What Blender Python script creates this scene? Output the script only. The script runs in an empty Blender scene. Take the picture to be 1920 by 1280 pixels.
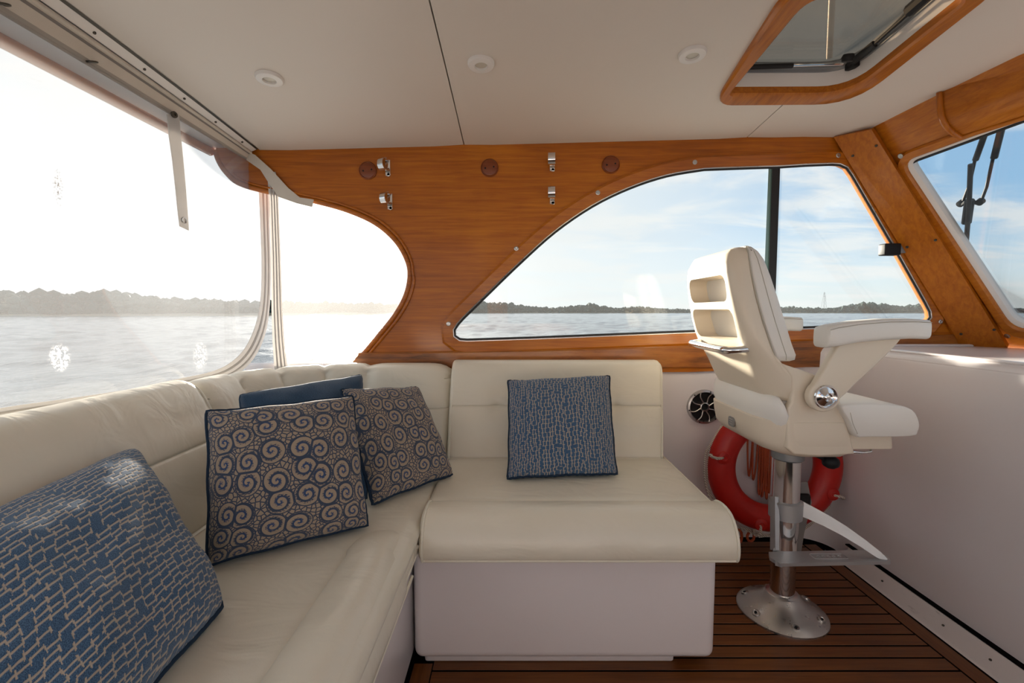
import bpy, bmesh, math, random
from mathutils import Vector, Matrix, noise as mnoise
from mathutils.geometry import tessellate_polygon
random.seed(7)
S = bpy.context.scene
COL = S.collection
PI = math.pi
# ------------------------------------------------------------------ camera, sky, sun, exposure
EYE = 1.08; FP = 853.33; PITCH = math.atan(57 / FP)
cd = bpy.data.cameras.new('camera'); cam = bpy.data.objects.new('camera', cd); COL.objects.link(cam)
cam.location = (0, 0, EYE); cam.rotation_euler = (PI / 2 - PITCH, 0, 0)
cd.sensor_width = 36; cd.lens = 16.0; cd.clip_start = .02; cd.clip_end = 9000
S.camera = cam
S.view_settings.view_transform = 'Standard'; S.view_settings.look = 'None'
S.view_settings.gamma = 1; S.view_settings.use_curve_mapping = False
S.view_settings.exposure = 0.5
SUN_AZ = math.radians(-20.5); SUN_EL = math.radians(8.5)
SUN = Vector((math.sin(SUN_AZ) * math.cos(SUN_EL), math.cos(SUN_AZ) * math.cos(SUN_EL), math.sin(SUN_EL)))
sl = bpy.data.lights.new('sun', 'SUN'); sl.energy = 14.0; sl.angle = math.radians(2.5); sl.color = (1, .90, .76)
so = bpy.data.objects.new('sun', sl); COL.objects.link(so); so.rotation_euler = SUN.to_track_quat('Z', 'Y').to_euler()
so.location = (0, 0, 30)


class NT:
    """tiny node helper"""
    def __init__(s, tree):
        s.t = tree; s.n = tree.nodes; s.l = tree.links
    def new(s, typ, **kw):
        n = s.n.new(typ)
        for k, v in kw.items(): setattr(n, k, v)
        return n
    def put(s, sock, v):
        if v is None: return
        if isinstance(v, bpy.types.NodeSocket): s.l.new(v, sock)
        else: sock.default_value = v
    def m(s, op, a, b=None, c=None, clamp=False):
        n = s.new('ShaderNodeMath', operation=op, use_clamp=clamp)
        s.put(n.inputs[0], a); s.put(n.inputs[1], b)
        if c is not None: s.put(n.inputs[2], c)
        return n.outputs[0]
    def v(s, op, a, b=None, out=0, scale=None):
        n = s.new('ShaderNodeVectorMath', operation=op)
        s.put(n.inputs[0], a)
        if b is not None: s.put(n.inputs[1], b)
        if scale is not None: s.put(n.inputs['Scale'], scale)
        return n.outputs[out]
    def mix(s, f, a, b, blend='MIX'):
        n = s.new('ShaderNodeMix', data_type='RGBA', blend_type=blend)
        s.put(n.inputs[0], f); s.put(n.inputs[6], a if not isinstance(a, tuple) else (*a[:3], 1)); s.put(n.inputs[7], b if not isinstance(b, tuple) else (*b[:3], 1))
        return n.outputs[2]
    def ramp(s, f, stops, interp='LINEAR'):
        n = s.new('ShaderNodeValToRGB'); cr = n.color_ramp; cr.interpolation = interp
        while len(cr.elements) < len(stops): cr.elements.new(.5)
        for e, (p, c) in zip(cr.elements, stops):
            e.position = p; e.color = (c, c, c, 1) if isinstance(c, (int, float)) else (*c[:3], 1)
        s.put(n.inputs[0], f); return n.outputs[0]
    def noise(s, vec, scale, detail=3, rough=.5, dist=0, out=0, dims='3D'):
        n = s.new('ShaderNodeTexNoise', noise_dimensions=dims)
        s.put(n.inputs['Vector'], vec); n.inputs['Scale'].default_value = scale
        n.inputs['Detail'].default_value = detail; n.inputs['Roughness'].default_value = rough
        n.inputs['Distortion'].default_value = dist
        return n.outputs[out]
    def sep(s, vec):
        n = s.new('ShaderNodeSeparateXYZ'); s.put(n.inputs[0], vec); return n.outputs
    def comb(s, x=0., y=0., z=0.):
        n = s.new('ShaderNodeCombineXYZ'); s.put(n.inputs[0], x); s.put(n.inputs[1], y); s.put(n.inputs[2], z); return n.outputs[0]
    def smooth(s, x, a, b):
        n = s.new('ShaderNodeMapRange', interpolation_type='SMOOTHSTEP'); s.put(n.inputs[0], x)
        n.inputs[1].default_value = a; n.inputs[2].default_value = b; return n.outputs[0]


w = bpy.data.worlds.new('sky'); S.world = w; w.use_nodes = True
N = NT(w.node_tree); N.n.clear()
d = N.new('ShaderNodeTexCoord').outputs['Generated']
x, y, z = N.sep(d)[:3]
za = N.m('MAXIMUM', z, 0.0)
base = N.ramp(za, [(0, (.68, .73, .71)), (.06, (.60, .72, .79)), (.16, (.30, .51, .74)), (.32, (.27, .46, .70)), (.55, (.36, .47, .62)), (1, (.42, .49, .58))])
c = N.v('DOT_PRODUCT', d, tuple(SUN), out=1)
base = N.mix(N.m('MULTIPLY', N.smooth(c, .45, .99), .9), base, (.75, .785, .80))
den = N.m('ADD', za, .14)
cl = N.comb(N.m('DIVIDE', x, den), N.m('MULTIPLY', N.m('DIVIDE', y, den), 1.7), 0.)
cn = N.noise(cl, 1.15, 7, .58, .5)
cf = N.smooth(cn, .42, .62)
base = N.mix(N.m('MULTIPLY', cf, .85), base, (.74, .76, .77))
cn2 = N.noise(cl, .6, 4, .5, .2)
base = N.mix(N.m('MULTIPLY', N.smooth(cn2, .5, .75), .35), base, (.62, .70, .77))
cpos = N.m('MAXIMUM', c, 0.0)
g1 = N.m('MULTIPLY', N.m('POWER', cpos, 34.0), .55)
g2 = N.m('MULTIPLY', N.m('POWER', cpos, 260.0), 5.0)
glow = N.v('SCALE', (1, .95, .84), scale=N.m('ADD', g1, g2))
tot = N.v('ADD', base, glow)
bg = N.new('ShaderNodeBackground'); N.put(bg.inputs[0], tot); bg.inputs[1].default_value = 0.80
N.l.new(bg.outputs[0], N.new('ShaderNodeOutputWorld').inputs[0])

# ------------------------------------------------------------------ pixel -> point at a true distance
_c, _s = math.cos(PITCH), math.sin(PITCH)
O = Vector((0, 0, EYE))
def ray(px, py):
    a = (px - 960) / FP; b = (640 - py) / FP
    return Vector((a, _c + b * _s, -_s + b * _c))
def P(px, py, X=None, Y=None, Z=None):
    r = ray(px, py)
    t = X / r.x if X is not None else Y / r.y if Y is not None else (Z - EYE) / r.z
    return O + r * t
def PP(px, py, p0, n):
    r = ray(px, py); return O + r * ((p0 - O).dot(n) / r.dot(n))
def zc(X, Y):
    return 1.822 + .0255 * (X + .216) + .022 * (4.41 - Y * Y) - .16 * max(0, X - 1.25) ** 2
def C(px, py, dz=0):
    r = ray(px, py); lo, hi = .1, 9.
    for _ in range(40):
        m = (lo + hi) / 2; q = O + r * m
        if q.z > zc(q.x, q.y) + dz: hi = m
        else: lo = m
    return O + r * lo

# ------------------------------------------------------------------ object helpers
BASE = {}
def put(name, verts, faces, mat, parent=None, smooth=None, loc=None, uv=None):
    """link verts (world space) as one mesh object; children are stored relative to their thing"""
    verts = [Vector(v) for v in verts]
    if parent is not None: base = BASE[parent]
    elif loc is not None: base = Vector(loc)
    else:
        lo = Vector((min(v[i] for v in verts) for i in range(3))); hi = Vector((max(v[i] for v in verts) for i in range(3)))
        base = Vector(((lo.x + hi.x) / 2, (lo.y + hi.y) / 2, lo.z))
    me = bpy.data.meshes.new(name); me.from_pydata([v - base for v in verts], [], faces); me.validate()
    if uv:
        ul = me.uv_layers.new(name='UVMap')
        for lp in me.loops: ul.data[lp.index].uv = uv[lp.vertex_index]
    bm = bmesh.new(); bm.from_mesh(me); bmesh.ops.recalc_face_normals(bm, faces=bm.faces); bm.to_mesh(me); bm.free()
    me.materials.append(mat)
    if smooth is not None:
        me.shade_smooth(); me.set_sharp_from_angle(angle=math.radians(smooth))
    o = bpy.data.objects.new(name, me); COL.objects.link(o)
    if parent is not None: o.parent = parent
    else: o.location = base
    BASE[o] = base
    return o
def thing(name, label, cat, loc, group=None):
    o = bpy.data.objects.new(name, None); COL.objects.link(o); o.location = loc; o.empty_display_size = .1
    BASE[o] = Vector(loc); return tag(o, label, cat, group)
def tag(o, label, cat, group=None):
    o['label'] = label; o['category'] = cat
    if group: o['group'] = group
    return o
def struct(o): o['kind'] = 'structure'; return o
def sroot(name, loc=(0, 0, 0)):
    o = bpy.data.objects.new(name, None); COL.objects.link(o); o.location = loc; BASE[o] = Vector(loc); o['kind'] = 'structure'; return o
def join(parts):
    V, F = [], []
    for v, f in parts:
        k = len(V); V += list(v); F += [tuple(i + k for i in q) for q in f]
    return V, F
def box(a, b):
    x0, y0, z0 = a; x1, y1, z1 = b
    return ([(x0, y0, z0), (x1, y0, z0), (x1, y1, z0), (x0, y1, z0), (x0, y0, z1), (x1, y0, z1), (x1, y1, z1), (x0, y1, z1)],
            [(0, 3, 2, 1), (4, 5, 6, 7), (0, 1, 5, 4), (1, 2, 6, 5), (2, 3, 7, 6), (3, 0, 4, 7)])
def rbox(a, b, r=.01, seg=3):
    bm = bmesh.new(); bmesh.ops.create_cube(bm, size=1)
    a = Vector(a); b = Vector(b)
    for v in bm.verts: v.co = Vector(((a[i] + b[i]) / 2 + v.co[i] * (b[i] - a[i]) for i in range(3)))
    bmesh.ops.bevel(bm, geom=bm.edges[:], offset=r, segments=seg, profile=.5, affect='EDGES')
    bm.verts.index_update(); out = ([v.co.copy() for v in bm.verts], [tuple(v.index for v in f.verts) for f in bm.faces]); bm.free(); return out
def loft(rings, caps=True, closed=True):
    n = len(rings[0]); V = [v for r in rings for v in r]; F = []
    for i in range(len(rings) - 1):
        for j in range(n if closed else n - 1):
            k = (j + 1) % n
            F.append((i * n + j, i * n + k, (i + 1) * n + k, (i + 1) * n + j))
    if caps: F += [tuple(range(n))[::-1], tuple(range((len(rings) - 1) * n, len(rings) * n))]
    return V, F
def tube(pts, r, seg=10, closed=False, flat=None, nrm=None):
    """tube along pts; r may be a list; flat squashes it across nrm"""
    pts = [Vector(p) for p in pts]; n = len(pts); rings = []
    up = None
    for i, p in enumerate(pts):
        if closed: t = pts[(i + 1) % n] - pts[i - 1]
        else: t = pts[min(i + 1, n - 1)] - pts[max(i - 1, 0)]
        t.normalize()
        if nrm is not None: u = Vector(nrm) - t * t.dot(Vector(nrm))
        elif up is None:
            u = t.orthogonal()
        else: u = up - t * up.dot(t)
        u.normalize(); up = u; v = t.cross(u)
        rr = r[i] if isinstance(r, (list, tuple)) else r
        fu = rr * (flat if flat is not None else 1)
        rings.append([p + u * (math.cos(a) * fu) + v * (math.sin(a) * rr) for a in (2 * PI * k / seg for k in range(seg))])
    if closed:
        V, F = loft(rings, caps=False); m = len(rings) - 1
        for j in range(seg):
            k = (j + 1) % seg; F.append((m * seg + j, m * seg + k, k, j))
        return V, F
    return loft(rings)
def basis(ax):
    ax = Vector(ax).normalized(); u = ax.orthogonal().normalized(); return ax, u, ax.cross(u)
def lathe(prof, c, ax=(0, 0, 1), seg=28):
    """prof: (radius, height) along axis ax from c"""
    ax, u, v = basis(ax); c = Vector(c)
    return loft([[c + ax * h + (u * math.cos(2 * PI * k / seg) + v * math.sin(2 * PI * k / seg)) * max(r, 1e-5) for k in range(seg)] for r, h in prof])
def smoothpts(pts, n=6, closed=True):
    """Catmull-Rom resample"""
    pts = [Vector(p) for p in pts]; m = len(pts); out = []
    for i in range(m if closed else m - 1):
        if closed: a, b, c_, d_ = pts[i - 1], pts[i], pts[(i + 1) % m], pts[(i + 2) % m]
        else: a, b, c_, d_ = pts[max(i - 1, 0)], pts[i], pts[i + 1], pts[min(i + 2, m - 1)]
        for k in range(n):
            t = k / n
            out.append(.5 * ((2 * b) + (c_ - a) * t + (2 * a - 5 * b + 4 * c_ - d_) * t * t + (3 * b - a - 3 * c_ + d_) * t ** 3))
    if not closed: out.append(pts[-1])
    return out
def rounded(poly, n=5):
    """poly: list of (x, y, r) px corners -> rounded outline"""
    out = []; m = len(poly)
    for i in range(m):
        p = Vector(poly[i][:2]); r = poly[i][2] if len(poly[i]) > 2 else 0
        if not r: out.append(p); continue
        a = Vector(poly[i - 1][:2]) - p; b = Vector(poly[(i + 1) % m][:2]) - p
        r = min(r, a.length * .49, b.length * .49); a.normalize(); b.normalize()
        for k in range(n + 1):
            t = k / n; out.append(p + a * r * (1 - t) ** 2 + b * r * t ** 2)
    return out
def offset2(poly, dist):
    m = len(poly); out = []
    area = sum(poly[i - 1].x * poly[i].y - poly[i].x * poly[i - 1].y for i in range(m))
    sg = 1 if area > 0 else -1
    for i in range(m):
        t = (poly[(i + 1) % m] - poly[i - 1]).normalized()
        out.append(poly[i] + Vector((t.y, -t.x)) * dist * sg)
    return out
def plate(loops, th):
    """loops: 3D outlines (first outer, then holes); th: thickness vector"""
    th = Vector(th); V, F = [], []
    flat = [Vector(p) for lp in loops for p in lp]; n = len(flat)
    tris = tessellate_polygon([[Vector(p) for p in lp] for lp in loops])
    V = flat + [p + th for p in flat]
    F = [tuple(t) for t in tris] + [tuple(i + n for i in t)[::-1] for t in tris]
    k = 0
    for lp in loops:
        m = len(lp)
        for i in range(m):
            j = (i + 1) % m; F.append((k + i, k + j, k + j + n, k + i + n))
        k += m
    return V, F
def ring_plate(inner, outer, prof):
    """frame between two matching loops; prof: list of (t across, offset vector)"""
    n = len(inner); rings = []
    for t, off in prof: rings.append([inner[i].lerp(outer[i], t) + Vector(off) for i in range(n)])
    V = [p for r in rings for p in r]; F = []; m = len(rings)
    for i in range(m):
        for j in range(n):
            k = (j + 1) % n; i2 = (i + 1) % m
            F.append((i * n + j, i * n + k, i2 * n + k, i2 * n + j))
    return V, F
def strip(A, B, th=(0, 0, 0)):
    """ribbon between two polylines with thickness"""
    A = [Vector(p) for p in A]; B = [Vector(p) for p in B]; th = Vector(th)
    rings = [[a, b, b + th, a + th] for a, b in zip(A, B)]
    return loft(rings)
def boolean(o, cutter):
    md = o.modifiers.new('cut', 'BOOLEAN'); md.operation = 'DIFFERENCE'; md.solver = 'EXACT'; md.object = cutter
    bpy.context.view_layer.update()
    me = bpy.data.meshes.new_from_object(o.evaluated_get(bpy.context.evaluated_depsgraph_get()))
    o.modifiers.clear(); o.data = me; bpy.data.objects.remove(cutter)
    me.shade_smooth(); me.set_sharp_from_angle(angle=math.radians(35))

# ------------------------------------------------------------------ materials
def mat(name, col, rough=.5, metal=0, spec=.5, coat=0, fn=None, **kw):
    m = bpy.data.materials.new(name); m.use_nodes = True; N = NT(m.node_tree); b = m.node_tree.nodes['Principled BSDF']
    b.inputs['Base Color'].default_value = (*col, 1); b.inputs['Roughness'].default_value = rough
    b.inputs['Metallic'].default_value = metal; b.inputs['Specular IOR Level'].default_value = spec
    b.inputs['Coat Weight'].default_value = coat; b.inputs['Coat Roughness'].default_value = .12
    if fn: fn(N, b)
    return m
def bump(N, b, h, strength=.3, dist=.01):
    n = N.new('ShaderNodeBump'); n.inputs['Strength'].default_value = strength; n.inputs['Distance'].default_value = dist
    N.put(n.inputs['Height'], h); N.l.new(n.outputs[0], b.inputs['Normal'])
def obj(N): return N.new('ShaderNodeTexCoord').outputs['Object']
def wood_fn(c0, c1, c2, stretch=(1.2, 26, 26), scratch=True):
    def f(N, b):
        p = obj(N); q = N.v('MULTIPLY', p, stretch)
        n1 = N.noise(q, 3.0, 6, .6, .6); n2 = N.noise(p, 2.2, 3, .5, .3); n3 = N.noise(N.v('MULTIPLY', p, tuple(3.2 * v for v in stretch)), 4.0, 3)
        k = N.m('ADD', N.m('MULTIPLY', n1, .55), N.m('MULTIPLY', n2, .45))
        col = N.ramp(k, [(.30, c0), (.5, c1), (.72, c2)])
        col = N.mix(N.m('MULTIPLY', N.smooth(n3, .55, .8), .35), col, c0)
        if scratch:
            sp = N.noise(N.v('MULTIPLY', p, (60, 60, 110)), 1.0, 4, .7)
            ar = N.smooth(N.noise(p, 3.1, 2), .54, .68)
            col = N.mix(N.m('MULTIPLY', N.m('MULTIPLY', N.smooth(sp, .66, .72), ar), .7), col, (.05, .02, .008))
        N.put(b.inputs['Base Color'], col); bump(N, b, n1, .05, .002)
    return f
M = {}
M['wood'] = mat('varnished_wood', (.4, .12, .02), .36, spec=.35, coat=.22, fn=wood_fn((.25, .060, .004), (.46, .130, .006), (.64, .22, .012)))
M['wood_v'] = mat('varnished_wood_upright', (.4, .12, .02), .36, spec=.35, coat=.22, fn=wood_fn((.26, .065, .004), (.44, .130, .007), (.60, .20, .013), (22, 22, 1.6), False))
M['wood_y'] = mat('varnished_wood_across', (.4, .12, .02), .36, spec=.35, coat=.22, fn=wood_fn((.27, .070, .004), (.46, .140, .008), (.62, .22, .014), (24, 1.6, 24), False))
M['sill'] = mat('stained_sill_wood', (.3, .1, .02), .4, coat=.3, fn=wood_fn((.035, .012, .004), (.36, .11, .014), (.52, .20, .03), (1.6, 9, 14), True))
M['plug'] = mat('dark_wood', (.2, .05, .01), .4, coat=.3, fn=wood_fn((.13, .025, .004), (.22, .045, .006), (.30, .075, .010), (3, 40, 40), True))
M['teak'] = mat('teak_deck', (.1, .04, .015), .42, fn=wood_fn((.085, .023, .004), (.155, .048, .008), (.24, .085, .018), (1.5, 30, 10), False))
M['teak_y'] = mat('teak_deck_border', (.1, .04, .015), .42, fn=wood_fn((.085, .023, .004), (.155, .048, .008), (.24, .085, .018), (30, 1.5, 10), False))
M['caulk'] = mat('black_caulk', (.004, .003, .003), .95, spec=.05)
def ceil_fn(N, b):
    p = obj(N); n = N.noise(p, 1.4, 3); N.put(b.inputs['Base Color'], N.mix(n, (.72, .65, .58), (.78, .72, .66)))
    bump(N, b, N.noise(p, 2.0, 2), .25, .02)
M['ceiling'] = mat('ceiling_panel_cream', (.75, .69, .63), .55, fn=ceil_fn)
def gel_fn(N, b):
    p = obj(N); n = N.noise(p, 2.5, 3); N.put(b.inputs['Base Color'], N.mix(n, (.80, .74, .73), (.84, .79, .79)))
M['gel'] = mat('white_gelcoat', (.82, .77, .76), .28, coat=.25, fn=gel_fn)
M['white'] = mat('white_plastic', (.82, .79, .76), .35)
def trim_fn(N, b):
    p = obj(N); n = N.noise(N.v('MULTIPLY', p, (30, 6, 40)), 2.0, 4, .7)
    N.put(b.inputs['Base Color'], N.mix(N.m('MULTIPLY', N.smooth(n, .6, .75), .5), (.74, .68, .65), (.28, .22, .19)))
M['trim'] = mat('scuffed_white_paint', (.7, .65, .62), .45, fn=trim_fn)
def leather_fn(N, b):
    p = obj(N); n = N.noise(p, 5.0, 4, .6); N.put(b.inputs['Base Color'], N.mix(n, (.72, .66, .53), (.80, .745, .63)))
    wv = N.noise(N.v('MULTIPLY', p, (1.4, 2.6, 2.2)), 3.6, 3, .5, .8); fine = N.noise(p, 420.0, 2)
    bump(N, b, N.m('ADD', wv, N.m('MULTIPLY', fine, .02)), .60, .012)
M['leather'] = mat('cream_vinyl_upholstery', (.76, .70, .58), .36, spec=.5, coat=.08, fn=leather_fn)
M['piping'] = mat('cream_piping', (.78, .73, .60), .4)
def hl_fn(N, b):
    p = obj(N); bump(N, b, N.m('ADD', N.noise(p, 9.0, 3), N.m('MULTIPLY', N.noise(p, 500., 2), .03)), .18, .008)
M['helm_white'] = mat('helm_white_vinyl', (.86, .83, .77), .42, fn=hl_fn)
M['helm_shell'] = mat('helm_cream_shell', (.80, .70, .56), .38, coat=.1)
M['stitch'] = mat('stitching', (.50, .46, .38), .7)
M['chrome'] = mat('chrome', (.80, .79, .78), .10, 1)
def alu_fn(N, b):
    n = N.noise(N.v('MULTIPLY', obj(N), (9, 9, 9)), 4., 5, .7); N.put(b.inputs['Roughness'], N.ramp(n, [(.3, .24), (.7, .42)]))
M['alu'] = mat('brushed_aluminium', (.58, .57, .56), .32, 1, fn=alu_fn)
def cast_fn(N, b): bump(N, b, N.noise(obj(N), 600., 2), .25, .002)
M['cast'] = mat('cast_aluminium', (.50, .51, .52), .45, .85, fn=cast_fn)
M['dark'] = mat('black_plastic', (.010, .010, .011), .55, spec=.3)
M['rubber'] = mat('black_rubber', (.018, .018, .02), .55)
M['grey'] = mat('grey_metal', (.30, .31, .32), .4, .6)
M['screw'] = mat('screw_metal', (.55, .54, .52), .3, 1)
M['bronze'] = mat('tarnished_metal', (.10, .09, .075), .4, .8)
def red_fn(N, b):
    n = N.noise(obj(N), 30., 3); N.put(b.inputs['Base Color'], N.mix(n, (.44, .008, .004), (.56, .014, .007)))
M['red'] = mat('red_lifebuoy_cover', (.6, .015, .008), .42, fn=red_fn)
def rope_fn(c0, c1, sc):
    def f(N, b):
        p = obj(N); q = N.sep(p); t = N.m('SINE', N.m('MULTIPLY', N.m('ADD', N.m('ADD', q[0], q[1]), q[2]), sc))
        N.put(b.inputs['Base Color'], N.mix(N.smooth(t, -.6, .6), c0, c1))
    return f
M['rope'] = mat('white_rope', (.6, .54, .46), .8, fn=rope_fn((.36, .29, .23), (.70, .63, .55), 620))
M['cord'] = mat('orange_cord', (.5, .08, .02), .7, fn=rope_fn((.30, .03, .012), (.62, .13, .03), 900))
def canvas_fn(N, b):
    p = obj(N); n = N.noise(p, 14., 3); N.put(b.inputs['Base Color'], N.mix(n, (.62, .56, .49), (.70, .65, .58)))
    bump(N, b, N.noise(p, 900., 1), .3, .002)
M['canvas'] = mat('grey_beige_canvas', (.66, .6, .53), .85, fn=canvas_fn)
M['hem'] = mat('grey_canvas_hem', (.40, .37, .335), .85)
M['zip'] = mat('grey_zip', (.26, .24, .23), .7)

def translucent_cloth(name, col, k):
    m = bpy.data.materials.new(name); m.use_nodes = True; N = NT(m.node_tree); N.n.clear()
    df = N.new('ShaderNodeBsdfDiffuse'); tr = N.new('ShaderNodeBsdfTranslucent'); mx = N.new('ShaderNodeMixShader')
    p = obj(N); n = N.noise(p, 18., 3); cc = N.mix(n, tuple(v * .92 for v in col), col)
    N.put(df.inputs[0], cc); N.put(tr.inputs[0], cc); mx.inputs[0].default_value = k
    N.l.new(df.outputs[0], mx.inputs[1]); N.l.new(tr.outputs[0], mx.inputs[2])
    N.l.new(mx.outputs[0], N.new('ShaderNodeOutputMaterial').inputs[0]); return m
M['webbing'] = translucent_cloth('pale_webbing', (.78, .76, .74), .40)
def pane(name, tint=(1, 1, 1), haze=0., gloss=1., rough=.0, dirt=0., spots=(), stain=None):
    """clear sheet: transparent + fresnel gloss + a little scattering dirt"""
    m = bpy.data.materials.new(name); m.use_nodes = True; N = NT(m.node_tree); N.n.clear()
    t = N.new('ShaderNodeBsdfTransparent'); t.inputs[0].default_value = (*tint, 1)
    g = N.new('ShaderNodeBsdfGlossy'); g.inputs['Roughness'].default_value = rough
    fr = N.new('ShaderNodeFresnel'); fr.inputs[0].default_value = 1.45
    mx = N.new('ShaderNodeMixShader'); N.put(mx.inputs[0], N.m('MULTIPLY', fr.outputs[0], gloss)); N.l.new(t.outputs[0], mx.inputs[1]); N.l.new(g.outputs[0], mx.inputs[2])
    last = mx.outputs[0]
    if haze or dirt:
        p = obj(N); tr = N.new('ShaderNodeBsdfTranslucent'); tr.inputs[0].default_value = (.95, .95, .95, 1)
        f = N.m('ADD', N.m('MULTIPLY', N.noise(p, 1.6, 3), haze), haze * .6)
        sp = N.m('MULTIPLY', N.smooth(N.noise(p, 160., 3, .7), .64, .76), dirt); f = N.m('ADD', f, sp)
        for (cx, cy, cz, r, k, sq) in spots:
            dv = N.v('MULTIPLY', N.v('SUBTRACT', p, (cx, cy, cz)), (1, 1, sq)); dd = N.v('LENGTH', dv, out=1)
            nn = N.noise(p, 130., 4, .7)
            f = N.m('ADD', f, N.m('MULTIPLY', N.m('MULTIPLY', N.m('SUBTRACT', 1.0, N.smooth(dd, r * .4, r)), N.smooth(nn, .45, .6)), k))
        if stain:
            sx_, sy_, sz_ = stain; dv = N.v('MULTIPLY', N.v('SUBTRACT', p, (sx_, sy_, sz_)), (1, 3.4, 1)); dd = N.v('LENGTH', dv, out=1)
            sf = N.m('MULTIPLY', N.m('SUBTRACT', 1.0, N.smooth(dd, .01, .06)), N.smooth(N.noise(p, 230., 4, .7), .54, .66))
            db = N.new('ShaderNodeBsdfDiffuse'); db.inputs[0].default_value = (.42, .36, .31, 1); m3 = N.new('ShaderNodeMixShader')
            N.put(m3.inputs[0], sf); N.l.new(last, m3.inputs[1]); N.l.new(db.outputs[0], m3.inputs[2]); last = m3.outputs[0]
        m2 = N.new('ShaderNodeMixShader'); N.put(m2.inputs[0], N.m('MINIMUM', f, .9)); N.l.new(last, m2.inputs[1]); N.l.new(tr.outputs[0], m2.inputs[2]); last = m2.outputs[0]
    N.l.new(last, N.new('ShaderNodeOutputMaterial').inputs[0]); return m
M['glass'] = pane('window_glass', (.97, .985, .98), .012, .6)
M['glass_edge'] = mat('green_glass_edge', (.18, .30, .27), .2, spec=.8)
M['smoke'] = pane('smoked_acrylic', (.42, .37, .31), .05, .25, .02, .1)

# ------------------------------------------------------------------ water and the far shores
WZ = -.75
def water_fn(N, b):
    p = N.new('ShaderNodeTexCoord').outputs['Object']
    q = N.v('MULTIPLY', p, (1.0, .34, 1))
    a = N.noise(q, .9, 5, .62, .6); c2 = N.noise(q, 3.6, 4, .6, .3); c3 = N.noise(N.v('MULTIPLY', p, (1.0, .4, 1)), .16, 3, .5)
    h = N.m('ADD', N.m('MULTIPLY', a, .26), N.m('MULTIPLY', c2, .12))
    bump(N, b, h, 1.0, .5); b.inputs['IOR'].default_value = 1.33
M['water'] = mat('river_water', (.03, .065, .10), .14, spec=.5, fn=water_fn)
NR, NC = 400, 460; V, F = [], []
for i in range(NR + 1):
    rr_ = 2.4 * (1400 / 2.4) ** (i / NR)
    for j in range(NC + 1):
        q = math.radians(-82 + 148 * j / NC); X = rr_ * math.sin(q); Y = rr_ * math.cos(q)
        h = .055 * mnoise.noise(Vector((X / .55, Y / .8, 0))) * max(0, 1 - rr_ / 60) + .17 * mnoise.noise(Vector((X / 1.5, Y / 1.9, 3))) + .24 * mnoise.noise(Vector((X / 5., Y / 7., 7)))
        V.append((X, Y, WZ + h * min(1, max(.25, 260 / rr_)) * (1 if rr_ < 1000 else 0)))
for i in range(NR):
    for j in range(NC):
        k = i * (NC + 1) + j; F.append((k, k + 1, k + NC + 2, k + NC + 1))
river = sroot('river', (0, 0, WZ)); o = put('water_surface', V, F, M['water'], river); o.data.shade_smooth()
put('far_water', [(-5000, -3000, WZ - .3), (5000, -3000, WZ - .3), (5000, 6000, WZ - .3), (-5000, 6000, WZ - .3)], [(0, 1, 2, 3)], M['water'], river)
def leaf_fn(N, b):
    n = N.noise(obj(N), .35, 4, .6); N.put(b.inputs['Base Color'], N.mix(n, (.018, .045, .048), (.055, .092, .085)))
M['foliage'] = mat('far_foliage', (.09, .12, .09), .8, spec=.1, fn=leaf_fn)
M['marsh'] = mat('far_bank', (.20, .19, .14), .9, spec=.1)
bm = bmesh.new(); bmesh.ops.create_icosphere(bm, subdivisions=1, radius=1); bm.verts.index_update()
ICO = ([v.co.copy() for v in bm.verts], [tuple(v.index for v in f.verts) for f in bm.faces]); bm.free()
def treeline(name, prof, Yd, label, n, depth=30, lean=0):
    """prof: (px, top y px); a wooded bank Yd metres out"""
    rnd = random.Random(len(name) + n); parts = []; x0, x1 = prof[0][0], prof[-1][0]
    def top(px):
        for (a, ta), (b, tb) in zip(prof, prof[1:]):
            if a <= px <= b: return ta + (tb - ta) * (px - a) / (b - a)
        return prof[-1][1]
    for i in range(n):
        px = rnd.uniform(x0, x1); jt = 1 + .30 * mnoise.noise(Vector((px * .11, Yd, 0))) + .22 * mnoise.noise(Vector((px * .33, Yd, 5))); Y = Yd + rnd.random() * depth + lean * (px - x0); X = (px - 960) / FP * Y
        Ht = EYE - WZ + (583 - top(px)) / FP * Y; Ht = 1.85 + (Ht - 1.85) * jt
        zz = WZ + Ht * rnd.uniform(.15, .86); r = Ht * rnd.uniform(.14, .26)
        zz = min(zz, WZ + Ht - r * .8)
        parts.append(([Vector((X + v.x * r * rnd.uniform(.8, 1.5), Y + v.y * r, zz + v.z * r * rnd.uniform(.7, 1.15))) for v in ICO[0]], ICO[1]))
    V, F = join(parts)
    o = put(name, V, F, M['foliage'], loc=((x0 + x1 - 1920) / 2 / FP * Yd, Yd, WZ)); o['kind'] = 'stuff'
    tag(o, label, 'trees')
    return o
treeline('tree_line', [(-200, 546), (0, 547), (60, 549), (130, 552), (180, 546), (235, 549), (300, 558), (350, 560), (420, 563), (520, 565), (620, 567), (700, 568), (800, 571)], 170,
         'hazy wooded bank across the water seen through the clear aft curtain', 2600, 22, .03)
treeline('tree_line', [(820, 566), (905, 566), (940, 567), (975, 572), (1020, 576), (1060, 575), (1085, 571), (1110, 569), (1125, 573), (1160, 577), (1200, 574), (1240, 578), (1310, 579), (1400, 580)], 420,
         'dark tree line on the horizon behind the left part of the big side window', 2400, 40)
treeline('tree_line', [(1400, 578), (1480, 574), (1510, 576), (1560, 577), (1590, 571), (1620, 567), (1650, 568), (1680, 573), (1710, 571), (1740, 571), (1790, 574), (2000, 580)], 420,
         'low wooded island on the horizon at the forward end of the side window', 2000, 40)
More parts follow.
